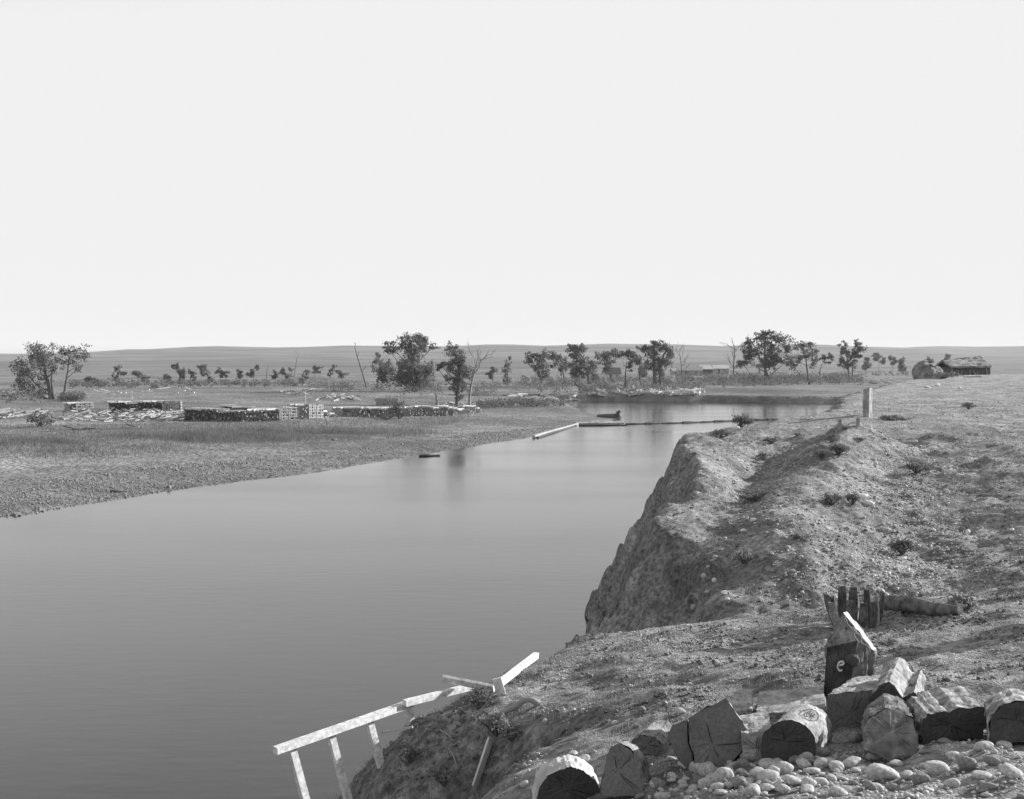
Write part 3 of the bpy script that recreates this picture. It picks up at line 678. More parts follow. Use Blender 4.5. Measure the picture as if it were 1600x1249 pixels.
cow('dark cow standing on the far bank above the driftwood', (944, 611), -1)

# ------------------------------------------------------------------ log boom, snag and planks in the river
def floating(name, label, a, b, r0, r1, mat, cat, z=.05, group=None, knots=0, n=8):
    A, B = (onz(*a, z), onz(*b, z)) if z is not None else (hit(*a, hv)+np.array([0, 0, .06]), hit(*b, hv)+np.array([0, 0, .06])); mb = MB(); pts = [A*(1-q)+B*q+np.array([0, 0, .03*math.sin(6*q)]) for q in np.linspace(0, 1, 6)]
    mb.tube(pts, list(np.linspace(r0, r1, 6)*rng.uniform(.9, 1.1, 6)), n)
    for k in range(knots):
        p = pts[1+k]; mb.tube([p, p+np.array([rng.normal()*.2, -.1, .35])], [.09, .05], 5)
    return tag(mb.build(name, M[mat], origin=(A+B)/2, smooth=True), label, cat, group)
floating('boom_log', 'thick pale boom log reaching off the gravel bar into the river', (834, 683), (905, 662), .2, .17, 'wood', 'log', .12, knots=2)
floating('boom_log', 'thin dark log lying against the thick pale boom log', (840, 684), (900, 665), .12, .12, 'wood_dark', 'log', .06)
floating('boom_log', 'pale boom plank at the tip of the gravel bar', (900, 662), (975, 661), .17, .13, 'wood_pale', 'log', .18)
floating('boom_log', 'dark boom log beside the pale plank at the bar tip', (905, 665), (980, 664), .1, .08, 'wood_dark', 'log', .08)
floating('boom_log', 'short broken timber on the sand behind the boom plank', (925, 660), (968, 659.5), .2, .16, 'wood_pale', 'log', .3)
for (a, b, lab) in [((978, 663), (1010, 662.3), 'first thin floating boom log beyond the bar tip'), ((1009, 662.5), (1033, 661.8), 'second thicker boom log beyond the bar tip'), ((1035, 662), (1068, 660.8), 'third thin boom log in mid river'), ((1067, 661), (1092, 660), 'fourth boom log in mid river'),
                    ((1094, 660), (1118, 658.8), 'fifth thin boom log near the bluff bush'), ((1116, 659), (1145, 657.8), 'sixth boom log just left of the bluff bush'), ((1176, 656.5), (1196, 656), 'seventh boom log just right of the bluff bush'), ((1199, 656), (1230, 655), 'last boom log meeting the near bluff')]:
    floating('boom_log', lab, a, b, .13 if 'thin' in lab else .2, .12, 'wood_dark', 'log', .05, 'log boom floating across the river')
A, B = onz(934, 650, .25), onz(962, 651.5, .25); t = thing('drift_snag', (A+B)/2, 'dark stranded tree trunk with its root ball beside the bar tip', 'log')
mb = MB(); mb.tube([A, A*.5+B*.5, B], [.22, .38, .5], 9); mb.build('trunk', M['trunk'], t, smooth=True)
mb = MB()
for k in range(16):
    e = B+np.array([.5, 0, .1])+rand_dirs(1)[0]*np.array([.5, .7, .85]); mb.tube([B-np.array([.2, 0, 0]), (B+e)/2+rng.normal(size=3)*.1, e], [.3, .16, .06], 6)
mb.build('root_ball', M['wood_dark'], t)
floating('drift_pole', 'thin dark pole lying along the water edge of the gravel bar', (655, 712.5), (687, 711.5), .1, .08, 'wood_dark', 'log', .06)
floating('drift_pole', 'short dark stick lying on the gravel bar near the grass', (172, 770), (198, 770), .09, .07, 'wood_dark', 'log', None)
floating('drift_pole', 'small dark chunk of driftwood on the upper gravel bar', (520, 689), (530, 687.5), .14, .12, 'wood_dark', 'log', None)
# gravel of the bar
def rock_proto(sub, seed, flat=.7):
    bm = bmesh.new(); bmesh.ops.create_icosphere(bm, subdivisions=sub, radius=1)
    V = np.array([v.co[:] for v in bm.verts]); F = np.array([[q.index for q in f.verts] for f in bm.faces]); bm.free()
    r = np.random.default_rng(seed); k = r.normal(size=(5, 3)); k /= np.linalg.norm(k, axis=1)[:, None]
    s = 1+sum(.10*np.sin(2.2*(V@q)+r.uniform(0, 6)) for q in k)
    for q in k:                                  # worn facets
        d = (V*s[:, None])@q; cut = r.uniform(.62, .95); s = np.where(d > cut, s*(cut/d)**.85, s)
    V = V*s[:, None]*np.array([1, r.uniform(.65, .95), flat*r.uniform(.8, 1.15)]); return V, F
RP = [rock_proto(1, k) for k in range(6)]
def gravel(name, label, P, size, mat, sink=.25):
    VV, FF, off = [], [], 0; idx = rng.integers(0, len(RP), len(P))
    for k in range(len(RP)):
        q = P[idx == k]; n = len(q)
        if n == 0: continue
        V0, F0 = RP[k]; th = rng.uniform(0, 2*math.pi, n); s = (size if np.ndim(size) == 0 else size[idx == k])*np.exp(rng.normal(0, .35, n))
        c, si = np.cos(th), np.sin(th)
        X = V0[None, :, 0]*c[:, None]-V0[None, :, 1]*si[:, None]; Yq = V0[None, :, 0]*si[:, None]+V0[None, :, 1]*c[:, None]; Z = np.repeat(V0[None, :, 2], n, 0)+(1-2*sink)*.6
        V = q[:, None]+np.stack([X, Yq, Z], -1)*s[:, None, None]
        VV.append(V.reshape(-1, 3)); FF.append((F0[None]+(np.arange(n)*len(V0))[:, None, None]+off).reshape(-1, 3)); off += n*len(V0)
    o = np_obj(name, np.concatenate(VV), np.concatenate(FF), M[mat], origin=P[0], smooth=True); return tag(o, label, 'gravel', kind='stuff')
c = scatter([[(-60, 828), (45, 806), (250, 769), (550, 727), (800, 688), (890, 666), (800, 672), (500, 706), (200, 735), (-60, 760)]], 14000, hv)
c = c[vnoise(c[:, 0]*.12, c[:, 1]*.25, 91)+.6*vnoise(c[:, 0]*.5, c[:, 1]*.9, 92)+rng.normal(0, .35, len(c)) > -.15]
gravel('bar_gravel', 'cobbles of the gravel bar across the river', c, .05, 'bar_stone')
# ------------------------------------------------------------------ the near bank: cut logs, keg, stones, fence, shrubs
from mathutils import noise as mn
def rough(o, cuts=2, amp=.006, freq=9, seed=0.0):
    """weather a mesh: cut its faces finer and push the points about"""
    bm = bmesh.new(); bm.from_mesh(o.data)
    if cuts: bmesh.ops.subdivide_edges(bm, edges=list(bm.edges), cuts=cuts, use_grid_fill=True)
    bm.normal_update()
    for v in bm.verts:
        p = v.co*freq; v.co += v.normal*amp*(mn.noise(p+Vector((seed, 3.1, 7.7)))+.5*mn.noise(p*2.3))
    bm.to_mesh(o.data); bm.free(); o.data.update(); return o
def mat_rings(name, lo, hi, scale=26):
    m, n, l, b = new_mat(name, .9, .15); v = coords(n, l)
    w = n.new('ShaderNodeTexWave'); w.wave_type = 'RINGS'; w.rings_direction = 'Y'; w.inputs['Scale'].default_value = scale
    w.inputs['Distortion'].default_value = 2.5; w.inputs['Detail'].default_value = 3; l.new(v, w.inputs['Vector'])
    t = tex(n, l, 'ShaderNodeTexNoise', 7, 6, v); t2 = tex(n, l, 'ShaderNodeTexNoise', 60, 4, v)
    c = mul(n, l, ramp(n, l, t.outputs['Fac'], [(.3, lo), (.7, hi)]), ramp(n, l, w.outputs['Fac'], [(0, .95), (1, 1.03)]))
    c = mul(n, l, c, ramp(n, l, t2.outputs['Fac'], [(.3, .8), (.7, 1.15)])); l.new(c, b.inputs['Base Color'])
    bump(n, l, b, mul(n, l, t.outputs['Fac'], t2.outputs['Fac'], 'ADD'), .7, .008); return m
M['end_grey'] = mat_rings('sawn_end_grey', .13, .2); M['end_dark'] = mat_rings('sawn_end_dark', .045, .08); M['end_pale'] = mat_rings('sawn_end_pale', .25, .4)
def mat_grain(name, lo, hi, stretch, rough_=.85):
    m, n, l, b = new_mat(name, rough_, .2); v = coords(n, l, stretch)
    t = tex(n, l, 'ShaderNodeTexNoise', 42, 8, v); t2 = tex(n, l, 'ShaderNodeTexNoise', 9, 8, coords(n, l)); t3 = tex(n, l, 'ShaderNodeTexNoise', 38, 3, coords(n, l))
    c = mul(n, l, ramp(n, l, t.outputs['Fac'], [(.3, lo), (.7, hi)]), ramp(n, l, t2.outputs['Fac'], [(.35, .5), (.6, 1.1)]))
    c = mul(n, l, c, ramp(n, l, t3.outputs['Fac'], [(.3, .4), (.45, 1.0)])); l.new(c, b.inputs['Base Color'])
    bump(n, l, b, mul(n, l, t.outputs['Fac'], t3.outputs['Fac'], 'ADD'), .8, .006); return m
M['hewn_x'] = mat_grain('hewn_wood_lengthwise', .26, .44, (.25, 2, 3)); M['hewn_y'] = mat_grain('hewn_wood_pale', .26, .5, (2.5, .3, 2.5))
M['hewn_z'] = mat_grain('hewn_wood_dark_upright', .045, .09, (2.5, 2.5, .25)); M['stave'] = mat_grain('keg_stave_wood', .07, .2, (2.5, 2.5, .25)); M['cut'] = mat_grain('axe_cut_wood', .2, .34, (2, 2, .4))
def dens(poly, k=3, j=.5):
    out = []
    for (a, b) in zip(poly, poly[1:]+poly[:1]):
        for q in range(k):
            t = q/k; w = j if q else j*.4
            out.append((a[0]+(b[0]-a[0])*t+rng.normal()*w, a[1]+(b[1]-a[1])*t+rng.normal()*w))
    return out
def cut_log(name, label, poly, base, ext, side, end, cat='log', k=3, j=.5, dY=0.0, rings=12, amp=.012, tilt=0.0, taper=0.0, group=None):
    """a log or timber whose sawn end (outline in photo pixels) faces the camera and which runs back along ext (metres)"""
    b = hit(*base, hb); Y0 = b[1]+dY; P = dens(dens(poly, k, j*1.3), 2, .3); cv = np.mean([p[1] for p in poly])
    front = [at(u, v, Y0+tilt*(cv-v)/FPX*Y0) for u, v in P]
    ctr = np.mean(front, 0); t = thing(name, [ctr[0], ctr[1], min(p[2] for p in front)], label, cat, group)
    ext = np.array(ext, float); mb = MB(); R_ = []
    for i in range(rings):
        f = i/(rings-1); R_.append([ctr+(p-ctr)*(1-taper*f)*(1+rng.normal()*.012)+ext*f for p in front])
    n = len(front); V = [p for r in R_ for p in r]
    mb.add(V, [(i*n+q, i*n+(q+1) % n, (i+1)*n+(q+1) % n, (i+1)*n+q) for i in range(rings-1) for q in range(n)])
    mb.add(R_[-1], [tuple(range(n))])
    o = mb.build('trunk', M[side], t, fix=True); rough(o, 0, amp, 6, rng.uniform(0, 50)); rough(o, 0, amp*.6, 24, rng.uniform(0, 50))
    # sawn end: its own face, centred on itself so that the year rings are too
    mb = MB(); nrm = -ext/np.linalg.norm(ext)
    rim = [p for p in front]; inner = [ctr+(p-ctr)*.62+nrm*.002*rng.normal() for p in front]; V = rim+inner+[ctr+nrm*.004]
    F = [(q, (q+1) % n, n+(q+1) % n, n+q) for q in range(n)]+[(n+q, n+(q+1) % n, 2*n) for q in range(n)]
    mb.add(V, F); e = mb.build('sawn_end', M[end], None, origin=ctr, fix=True); e.parent = t; e.location = Vector(ctr)-t.location
    # drying cracks that open from the heart
    mb = MB(); cx = ctr+(front[0]-ctr)*rng.uniform(-.1, .25)+nrm*.0055
    for q in rng.choice(n, size=min(n, int(rng.integers(3, 6))), replace=False):
        e1 = ctr+(front[q]-ctr)*rng.uniform(.55, .97)+nrm*.0035; d_ = e1-cx; s_ = np.cross(d_, nrm); s_ = s_/np.linalg.norm(s_)*rng.uniform(.001, .0028)
        k1 = cx+d_*.35+s_*rng.normal()*2.5; k2 = cx+d_*.7+s_*rng.normal()*3
        mb.add([cx, k1-s_, k2-s_*.9, e1, k2+s_*.9, k1+s_], [(0, 1, 2, 3, 4, 5)])
    mb.build('cracks', M['ink'], e, fix=False)['kind'] = 'stuff'
    return t, ctr, ext, Y0
def rod(name, pxs, Y, r, mat, label=None, cat=None, parent=None, n=6, amp=0):
    mb = MB(); pts = [at(u, v, y) for (u, v), y in zip(pxs, Y if hasattr(Y, '__len__') else [Y]*len(pxs))]
    mb.tube(pts, r, n); o = mb.build(name, M[mat], parent, origin=None if parent else pts[0]); 
    if label: tag(o, label, cat)
    return o

# the split five sided timber
t, ctr, ext, Y0 = cut_log('split_timber', 'large grey five-sided timber end split by a long crack', [(1134, 1091), (1173, 1149), (1161, 1171), (1134, 1200), (1088, 1216), (1084, 1176), (1077, 1160), (1076, 1122)], (1110, 1200), (.085, .42, -.155), 'hewn_x', 'end_grey', 'timber', 3, .35, tilt=.12)
mb = MB(); A_ = [at(u, v, Y0+.012) for u, v in dens([(1073.5, 1124), (1074.5, 1161), (1081.5, 1178), (1085, 1212), (1062, 1188), (1043, 1152), (1050, 1134)], 2, .3)]
mb.prism(A_, [p+np.array([.075, .38, -.15]) for p in A_], 0); o = mb.build('split_slab', M['end_grey'], t); rough(o, 1, .006, 9)
mb = MB(); A_ = [at(u, v, Y0+.03) for u, v in [(1160, 1174), (1173, 1153), (1178, 1158), (1175, 1172), (1167, 1180)]]; mb.prism(A_, [p+np.array([.03, .12, 0]) for p in A_]); o = mb.build('lit_facet', M['wood_pale'], t); rough(o, 1, .004, 20)  # small pale piece standing for the sunlit side facet of the timber
# the hewn timber lying behind
cut_log('hewn_timber', 'weathered squared timber lying lengthwise behind the marked log', [(1182, 1116), (1237, 1112), (1290, 1107), (1291, 1140), (1238, 1146), (1184, 1150)], (1240, 1140), (.11, .44, .0), 'hewn_x', 'hewn_x', 'timber', 4, .5, amp=.008)
cut_log('timber_offcut', 'short notched offcut against the left end of the squared timber', [(1142, 1112), (1160, 1110), (1175, 1107), (1177, 1140), (1144, 1144)], (1160, 1138), (.06, .3, .0), 'hewn_x', 'hewn_x', 'timber', 3, .6)
cut_log('half_buried_plank', 'half buried grey planks between the split timber and marked log', [(1158, 1146), (1205, 1142), (1206, 1196), (1160, 1200)], (1182, 1192), (.05, .3, 0), 'hewn_x', 'hewn_x', 'timber', 4, .6)
# marked log
arc = [(1232+44*math.cos(a), 1170-45*math.sin(a)) for a in np.linspace(math.pi*1.12, -.12*math.pi, 16)]
t, ctr, ext, Y0 = cut_log('marked_log', 'round log with dark sawn end and a black circled mark on top', arc+[(1232, 1196)], (1230, 1196), (.17, .30, -.015), 'hewn_y', 'end_dark', 'log', 1, .2, amp=.004)
def on_log(f, ang, ctr=ctr, ext=ext, r=45/FPX*Y0):
    c0 = at(1232, 1170, Y0)+ext*f; return c0+np.array([math.cos(ang), 0, math.sin(ang)])*(r*1.03)
def mark(strokes, name, parent, r=.0016, mat='ink'):
    mb = MB()
    for s in strokes: mb.tube(s, r, 5)
    return mb.build(name, M[mat], parent)
cir = [on_log(.5+.27*math.sin(a), 1.13+.32*math.cos(a)) for a in np.linspace(0, 2*math.pi, 25)]
scr = [[on_log(.5+.3*(y-.5)*1.4, 1.13-.6*(x-.5)) for x, y in q] for q in ([(.2, .25), (.3, .8), (.42, .85), (.45, .6), (.28, .5), (.45, .15)], [(.48, .2), (.55, .75), (.62, .3), (.7, .8)], [(.7, .8), (.74, .15)], [(.6, .5), (.85, .45)])]
mark([cir]+scr, 'circled_mark', t.children[0])
# the pointed stump with the white e
b = hit(1300, 1090, hb); Y0 = b[1]; E = [(1286, 1100, 0), (1326, 1088, -.05), (1363, 1072, .05), (1361, 1052, .26), (1292, 1070, .24), (1292, 1012, .02), (1340, 1001, -.02), (1366, 1019, .07), (1369, 1013, .22), (1319, 958, .03), (1323, 955.5, .2), (1297, 1000, .24)]
t = thing('pointed_stump', at(1320, 1088, Y0), 'dark pointed log stump painted with a white letter e', 'stump')
V = [at(u, v, Y0+d) for u, v, d in E]; mb = MB()
mb.add(V, [(0, 1, 6, 5)], 0); mb.add(V, [(1, 2, 7, 6), (6, 7, 9)], 1); mb.add(V, [(2, 3, 8, 7), (3, 4, 11, 10, 8), (4, 0, 5, 11), (5, 9, 10, 11), (4, 3, 2, 1, 0)], 1); mb.add(V, [(5, 6, 9)], 2); mb.add(V, [(7, 8, 10, 9)], 3)
o = mb.build('trunk', [M['hewn_z'], M['bark'], M['cut'], M['wood_pale']], t)
bm = bmesh.new(); bm.from_mesh(o.data); bmesh.ops.remove_doubles(bm, verts=bm.verts, dist=.0005); bmesh.ops.subdivide_edges(bm, edges=list(bm.edges), cuts=13, use_grid_fill=True); bm.normal_update()
barkv = {v for f in bm.faces if f.material_index == 1 for v in f.verts}; flatv = {v for f in bm.faces if f.material_index == 0 for v in f.verts}
for v in bm.verts:
    if v in flatv: continue
    v.co += v.normal*(.022 if v in barkv else .005)*mn.noise(Vector((v.co.x*34, v.co.y*34, v.co.z*12)))+v.normal*.01*mn.noise(v.co*8)
bm.to_mesh(o.data); bm.free()
kp = at(1333, 1033, Y0-.045); mb = MB(); mb.tube([kp+np.array([0, .05, 0]), kp, kp+np.array([0, -.012, 0])], [.045, .04, .03], 12); stump_trunk = t.children[0]; o = mb.build('knot', M['wood_dark'], stump_trunk, smooth=True); rough(o, 0, .006, 30)
pth = [(232, 768), (262, 769), (288, 755), (286, 736), (262, 732), (240, 745), (230, 775), (235, 805), (250, 822), (272, 812)]
pts = smooth_poly([(1270+x/5.926, 910+y/5.926) for x, y in pth], 2)
n0, p0, p1, p3 = None, V[0], V[1], V[5]; nn = np.cross(p1-p0, p3-p0); nn /= np.linalg.norm(nn)
def on_plane(u, v):
    d = ray(u, v); s = np.dot(p0-EYE, nn)/np.dot(d, nn); return EYE+d*s*.9985
mark([[on_plane(u, v) for u, v in pts]], 'painted_letter', stump_trunk, .0062, 'white_paint')
# the heap of beams to its right
cut_log('square_beam', 'square beam end lying at the foot of the pointed stump', [(1293, 1086), (1330, 1082), (1364, 1078), (1365, 1160), (1294, 1160)], (1325, 1155), (.26, .4, -.02), 'hewn_y', 'end_grey', 'beam', 3, .5, dY=.2)
cut_log('plank', 'pale plank lying on the square beam', [(1319, 1075), (1356, 1063), (1394, 1050), (1397, 1055), (1358, 1069), (1322, 1081)], (1330, 1105), (.1, .22, .02), 'hewn_y', 'hewn_y', 'plank', 2, .3, dY=.3)
cut_log('splintered_log', 'splintered log with bright torn top and dark jagged end', [(1354, 1112), (1363, 1085), (1374, 1071), (1390, 1065), (1398, 1073), (1410, 1091), (1420, 1089), (1428, 1083), (1434, 1100), (1434, 1150), (1356, 1150)], (1395, 1148), (.2, .42, .02), 'mottled', 'end_dark', 'log', 2, 1.0, dY=.1, amp=.014, tilt=.3)
cut_log('wood_wedge', 'small upright wedge of wood behind the splintered log', [(1396, 1058), (1405, 1044), (1414, 1042), (1420, 1057)], (1400, 1070), (.06, .05, 0), 'cut', 'cut', 'wedge', 2, .3, dY=.2)
cut_log('bark_log', 'round bark covered log end half sunk among the stones', [(1348, 1172), (1349, 1142), (1360, 1120), (1383, 1107), (1406, 1109), (1426, 1123), (1434, 1150), (1432, 1180), (1390, 1190)], (1390, 1182), (.08, .26, -.01), 'bark', 'bark', 'log', 3, .8, amp=.016, tilt=.9)
cut_log('broad_timber', 'broad timber with pale top and dark splintered front edge', [(1438, 1168), (1440, 1132), (1449, 1117), (1470, 1113), (1500, 1107), (1537, 1104), (1541, 1130), (1535, 1152), (1480, 1160)], (1480, 1158), (.06, .42, -.02), 'mottled', 'end_dark', 'timber', 4, 1.0, amp=.007)
cut_log('broken_block', 'rough broken block of wood beyond the broad timber', [(1546, 1160), (1549, 1118), (1570, 1100), (1600, 1097), (1632, 1112), (1640, 1160)], (1590, 1165), (.1, .3, -.03), 'mottled', 'end_dark', 'timber', 3, 1.0, amp=.014, tilt=.3)
# logs further left
cut_log('sawn_log_round', 'half sunk log round with a pale curved rim', [(836, 1262), (842, 1232), (856, 1213), (875, 1203), (892, 1200), (912, 1205), (930, 1220), (940, 1240), (944, 1262)], (890, 1258), (-.01, .2, .0), 'wood_pale', 'end_dark', 'log', 3, .4, tilt=.2)
cut_log('wood_block', 'upright split wood block left of the five-sided timber', [(938, 1245), (947, 1188), (955, 1166), (968, 1161), (986, 1173), (1000, 1196), (1007, 1245)], (972, 1240), (.05, .14, -.03), 'cut', 'end_grey', 'block', 3, .7, tilt=.5, amp=.012)
cut_log('short_log', 'short grey log lying behind the split wood block', [(984, 1176), (986, 1158), (1000, 1150), (1022, 1152), (1036, 1164), (1040, 1182)], (1010, 1180), (.12, .28, 0), 'cut', 'end_grey', 'log', 3, .6)
# unseen log rounds past the right edge of the plate, added to cast shadows across the path
for (x, y, h, r, lab) in [(6.3, 11.6, 1.5, .24, 'unseen tall log standing on end, added to shadow the path right of the keg'), (5.4, 9.4, 1.15, .2, 'unseen shorter log standing on end, added to shadow the path'), (7.6, 10.6, 1.7, .16, 'unseen slim tall log standing on end, added to shadow the path farther along')]:
    z = float(hb(x, y)); mb = MB(); mb.tube([(x, y, z-.1), (x+.02, y, z+h*.5), (x+.03, y, z+h)], [r*1.05, r, r*.95], 14, 0, mend=1)
    tag(mb.build('unseen_log', [M['bark'], M['end_grey']], origin=(x, y, z)), lab, 'log')
# collapsed keg of staves
kb = hit(1336, 977, hb); t = thing('broken_keg', kb, 'collapsed keg of loose upright staves on the path', 'keg')
for k, (a, h, w, lean, r) in enumerate([(-175, .36, .1, .24, .23), (-150, .30, .09, .3, .25), (-118, .33, .085, .05, .24), (-88, .31, .075, .0, .24), (-62, .32, .085, .03, .25), (-32, .35, .12, -.1, .25), (-4, .38, .1, .02, .25), (40, .37, .07, .0, .24), (78, .38, .08, -.03, .23), (108, .39, .085, -.02, .23), (146, .3, .08, .12, .23)]):
    h *= .95; r *= .86; lean += .08+.05*math.sin(k*2.4)
    A = R(a); d = np.array([math.cos(A), math.sin(A), 0]); s = np.array([-math.sin(A), math.cos(A), 0]); mb = MB(); F = []
    rings = []
    for q in np.linspace(0, 1, 6):
        bul = .012*math.sin(math.pi*q); c = kb+d*(r+bul+lean*h*q)+np.array([0, 0, -.03+h*q]); ww = w*(.82+.3*math.sin(math.pi*q)); th = .022
        rings.append([c-s*ww/2, c+s*ww/2, c+s*ww/2-d*th, c-s*ww/2-d*th])
    V = [p for rr in rings for p in rr]; mb.add(V, [(i*4+j, i*4+(j+1) % 4, (i+1)*4+(j+1) % 4, (i+1)*4+j) for i in range(5) for j in range(4)]+[(3, 2, 1, 0), (20, 21, 22, 23)])
    mb.build('stave', M['hewn_y' if k in (1, 5) else 'stave'], t)  # two paler staves put the sunlit inner faces into their colour
# pole lying beyond the keg
A, B = hit(1383, 958, hb), hit(1500, 962, hb); mb = MB(); pts = [A*(1-q)+B*q+np.array([0, 0, .1-.055*q+.012*math.sin(7*q)]) for q in np.linspace(0, 1, 9)]
mb.tube(pts, list(np.array([.075, .08, .078, .08, .072, .07, .062, .055, .045])), 12); o = mb.build('fallen_pole', M['bark'], origin=A, smooth=True); rough(o, 1, .006, 7); tag(o, 'tapering dark pole lying on the ground right of the keg', 'pole')
# hewn post, stakes and rail on the bluff top
b = hit(1355, 652, hb); px = b[1]/FPX; t = thing('hewn_post', b, 'thick pitted pale post standing alone on the bluff top', 'post'); mb = MB()
for (x0, x1, h, y) in ((-5, 1, 43, -.2), (1, 5, 46, -.23)):
    A_ = [b+np.array([x0*px, y, -.3]), b+np.array([x1*px, y, -.3]), b+np.array([x1*px, y+.45, -.3]), b+np.array([x0*px, y+.45, -.3])]; mb.prism(A_, [p+np.array([.5*px, 0, h*px+.3]) for p in A_])
o = mb.build('trunk', M['wood'], t); rough(o, 4, .03, 5); t.rotation_euler.z = R(-36)
for (u, v0, v1, lab) in [(1312, 669, 655, 'short stake beside the thin rail, farther from the thick post'), (1340, 667, 653, 'short stake beside the thin rail, close to the thick post')]:
    p = hit(u, v0, hb); H = (v0-v1)/FPX*p[1]; mb = MB(); mb.box(p+np.array([0, 0, H/2-.05]), (.1, 0, .01), (0, .08, 0), (.01, 0, H+.1)); o = mb.build('stake', M['wood'], origin=p); rough(o, 2, .01, 12); tag(o, lab, 'stake', 'stakes on the bluff top')
A, B = hit(1232, 664, hb), hit(1346, 655, hb); mb = MB(); mb.tube([A*(1-q)+B*q+np.array([0, 0, .06+.15*q]) for q in np.linspace(0, 1, 6)], [.022]*6, 6); tag(mb.build('thin_rail', M['wood_dark'], origin=A), 'thin dark rail lying along the bluff edge to the stakes', 'rail')

# broken white handrail down the slope
Yr = 8.9; rp = [(430, 1173), (500, 1149), (570, 1123), (640, 1099), (700, 1083), (735, 1074)]
t = thing('broken_handrail', at(600, 1160, Yr), 'broken white timber handrail with short posts down the slope', 'handrail')
def plank(name, P0, P1, w, th, up, mat, parent=None, origin=None, cuts=2, amp=.003, label=None, cat=None):
    P0, P1 = np.array(P0), np.array(P1); d = P1-P0; L = np.linalg.norm(d); d /= L; up = np.array(up, float); s = np.cross(d, up); s /= np.linalg.norm(s); up = np.cross(s, d)
    mb = MB(); mb.box((P0+P1)/2, d*L, s*th, up*w); o = mb.build(name, M[mat], parent, origin=P0 if parent is None else None); rough(o, cuts, amp, 8, rng.uniform(0, 40))
    if label: tag(o, label, cat)
    return o
Yq = lambda u: 8.05+(u-430)/305*1.45
plank('rail', at(430, 1173, Yq(430)), at(643, 1099, Yq(643)), .05, .06, (0, 0, 1), 'white_paint', t)
plank('rail', at(632, 1099, Yq(632)-.06), at(737, 1073, Yq(737)-.03), .05, .05, (0, 0, 1), 'white_paint', t)
for (u, v, L) in ((455, 1166, 1.0), (516, 1146, .75), (576, 1124, .6), (636, 1103, .45)):
    p = at(u, v, Yq(u)+.05); plank('post', p+np.array([0, 0, .0]), p+np.array([.085*L/.35, .05, -L]), .055, .045, (1, .9, 0), 'white_paint', t)
plank('broken_plank', at(692, 1060, 9.4), at(772, 1076, 9.2), .062, .03, (0, -.5, 1), 'white_paint', label='broken white plank jutting out over the river from the bank edge', cat='plank')
plank('edge_board', at(774, 1073, 9.3), at(838, 1024, 10.5), .055, .05, (0, -.3, 1), 'white_paint', label='white board lying along the lip of the bank', cat='plank')
plank('corner_stake', at(776, 1060, 9.15), at(784, 1088, 9.15), .075, .03, (1, 0, 0), 'white_paint', label='short pointed white stake where the broken planks meet', cat='stake')
plank('thin_stick', at(596, 1146, 9.1), at(645, 1136, 8.9), .02, .02, (0, 0, 1), 'wood', label='thin stick poking out of the slope below the handrail', cat='stick')
p = hit(768, 1168, hb); plank('set_board', p+np.array([-.01, 0, .05]), hit(741, 1240, hb)+np.array([0, 0, .03]), .11, .014, (0, 0, 1), 'wood_pale', label='thin board set on edge in the earth of the near lip', cat='plank')
A, B = hit(775, 1122, hb), hit(842, 1106, hb); mb = MB(); mb.tube(smooth_poly([A+np.array([0, 0, .02]), A*.6+B*.4+np.array([0, 0, .05]), A*.25+B*.75+np.array([0, 0, .1]), B+np.array([0, 0, .03])], 2), list(np.linspace(.03, .018, 10)) if False else .025, 7); o = mb.build('exposed_root', M['wood'], origin=A, smooth=True); rough(o, 0, .008, 14); tag(o, 'pale bent root exposed in the hollow of the near bank', 'root')
b = hit(508, 1222, hb); mb = MB(); mb.box(b+np.array([.0, 0, .04]), (.16, .02, .03), (0, .08, 0), (-.01, 0, .09)); mb.box(b+np.array([.03, -.02, .1]), (.2, 0, -.02), (0, .05, 0), (0, 0, .03)); o = mb.build('broken_block', M['wood_dark'], origin=b); rough(o, 2, .01, 14); tag(o, 'dark broken wooden block below the handrail posts', 'wood')

# ------------------------------------------------------------------ stones that can be picked apart: pieces of the bluff
def stone_meshes(mat, n, sub=3, flat=.72):
    out = []
    for k in range(n):
        V, F = rock_proto(sub, 100+k+len(mat)*7, flat); me = np_mesh('stone', V, F, True); me.materials.append(M[mat]); out.append(me)
    return out
SM = {k: stone_meshes(k, 6) for k in ('stone', 'stone_dark', 'stone_white')}
SL = {k: stone_meshes(k, 5, 2, .6) for k in ('stone', 'stone_dark', 'stone_white')}
def stone(u, v, w, h, mat='stone', lib=SM):
    p = hit(u, v+h*.38, hb); px = p[1]/FPX; k = rng.integers(0, len(lib[mat]))
    o = bpy.data.objects.new('stone', lib[mat][k]); C.objects.link(o); o.parent = bank
    s = w*px*.5; hs = max(h*px*.5, .35*s); s *= 1.18; hs *= 1.18; o.scale = (s, s*rng.uniform(.75, 1.0), hs*1.25); o.location = (p[0], p[1]+s*.3, p[2]+hs*.5)
    o.rotation_euler = (rng.normal()*.15, rng.normal()*.15, rng.uniform(-.5, .5)); return o
for (x, y, w, h) in [(455, 760, 140, 130), (490, 835, 110, 110), (605, 800, 130, 150), (770, 690, 90, 55), (960, 720, 150, 110), (1065, 685, 90, 60), (1240, 635, 220, 150), (1105, 755, 150, 110), (1420, 710, 140, 100), (1320, 775, 120, 80), (1265, 715, 130, 70), (1540, 735, 120, 80),
                     (970, 820, 170, 90), (700, 720, 140, 60), (740, 780, 80, 60), (20, 880, 100, 100), (530, 905, 110, 80), (350, 920, 90, 60), (640, 895, 90, 60), (900, 880, 70, 60), (1180, 865, 180, 80), (1040, 900, 90, 60), (250, 870, 70, 50), (150, 850, 70, 50), (820, 850, 60, 50), (1400, 860, 110, 60), (1290, 930, 130, 70), (1490, 830, 90, 50)]:
    stone(1020+x/5.333, 1060+y/5.333, w/5.333, h/5.333, 'stone')
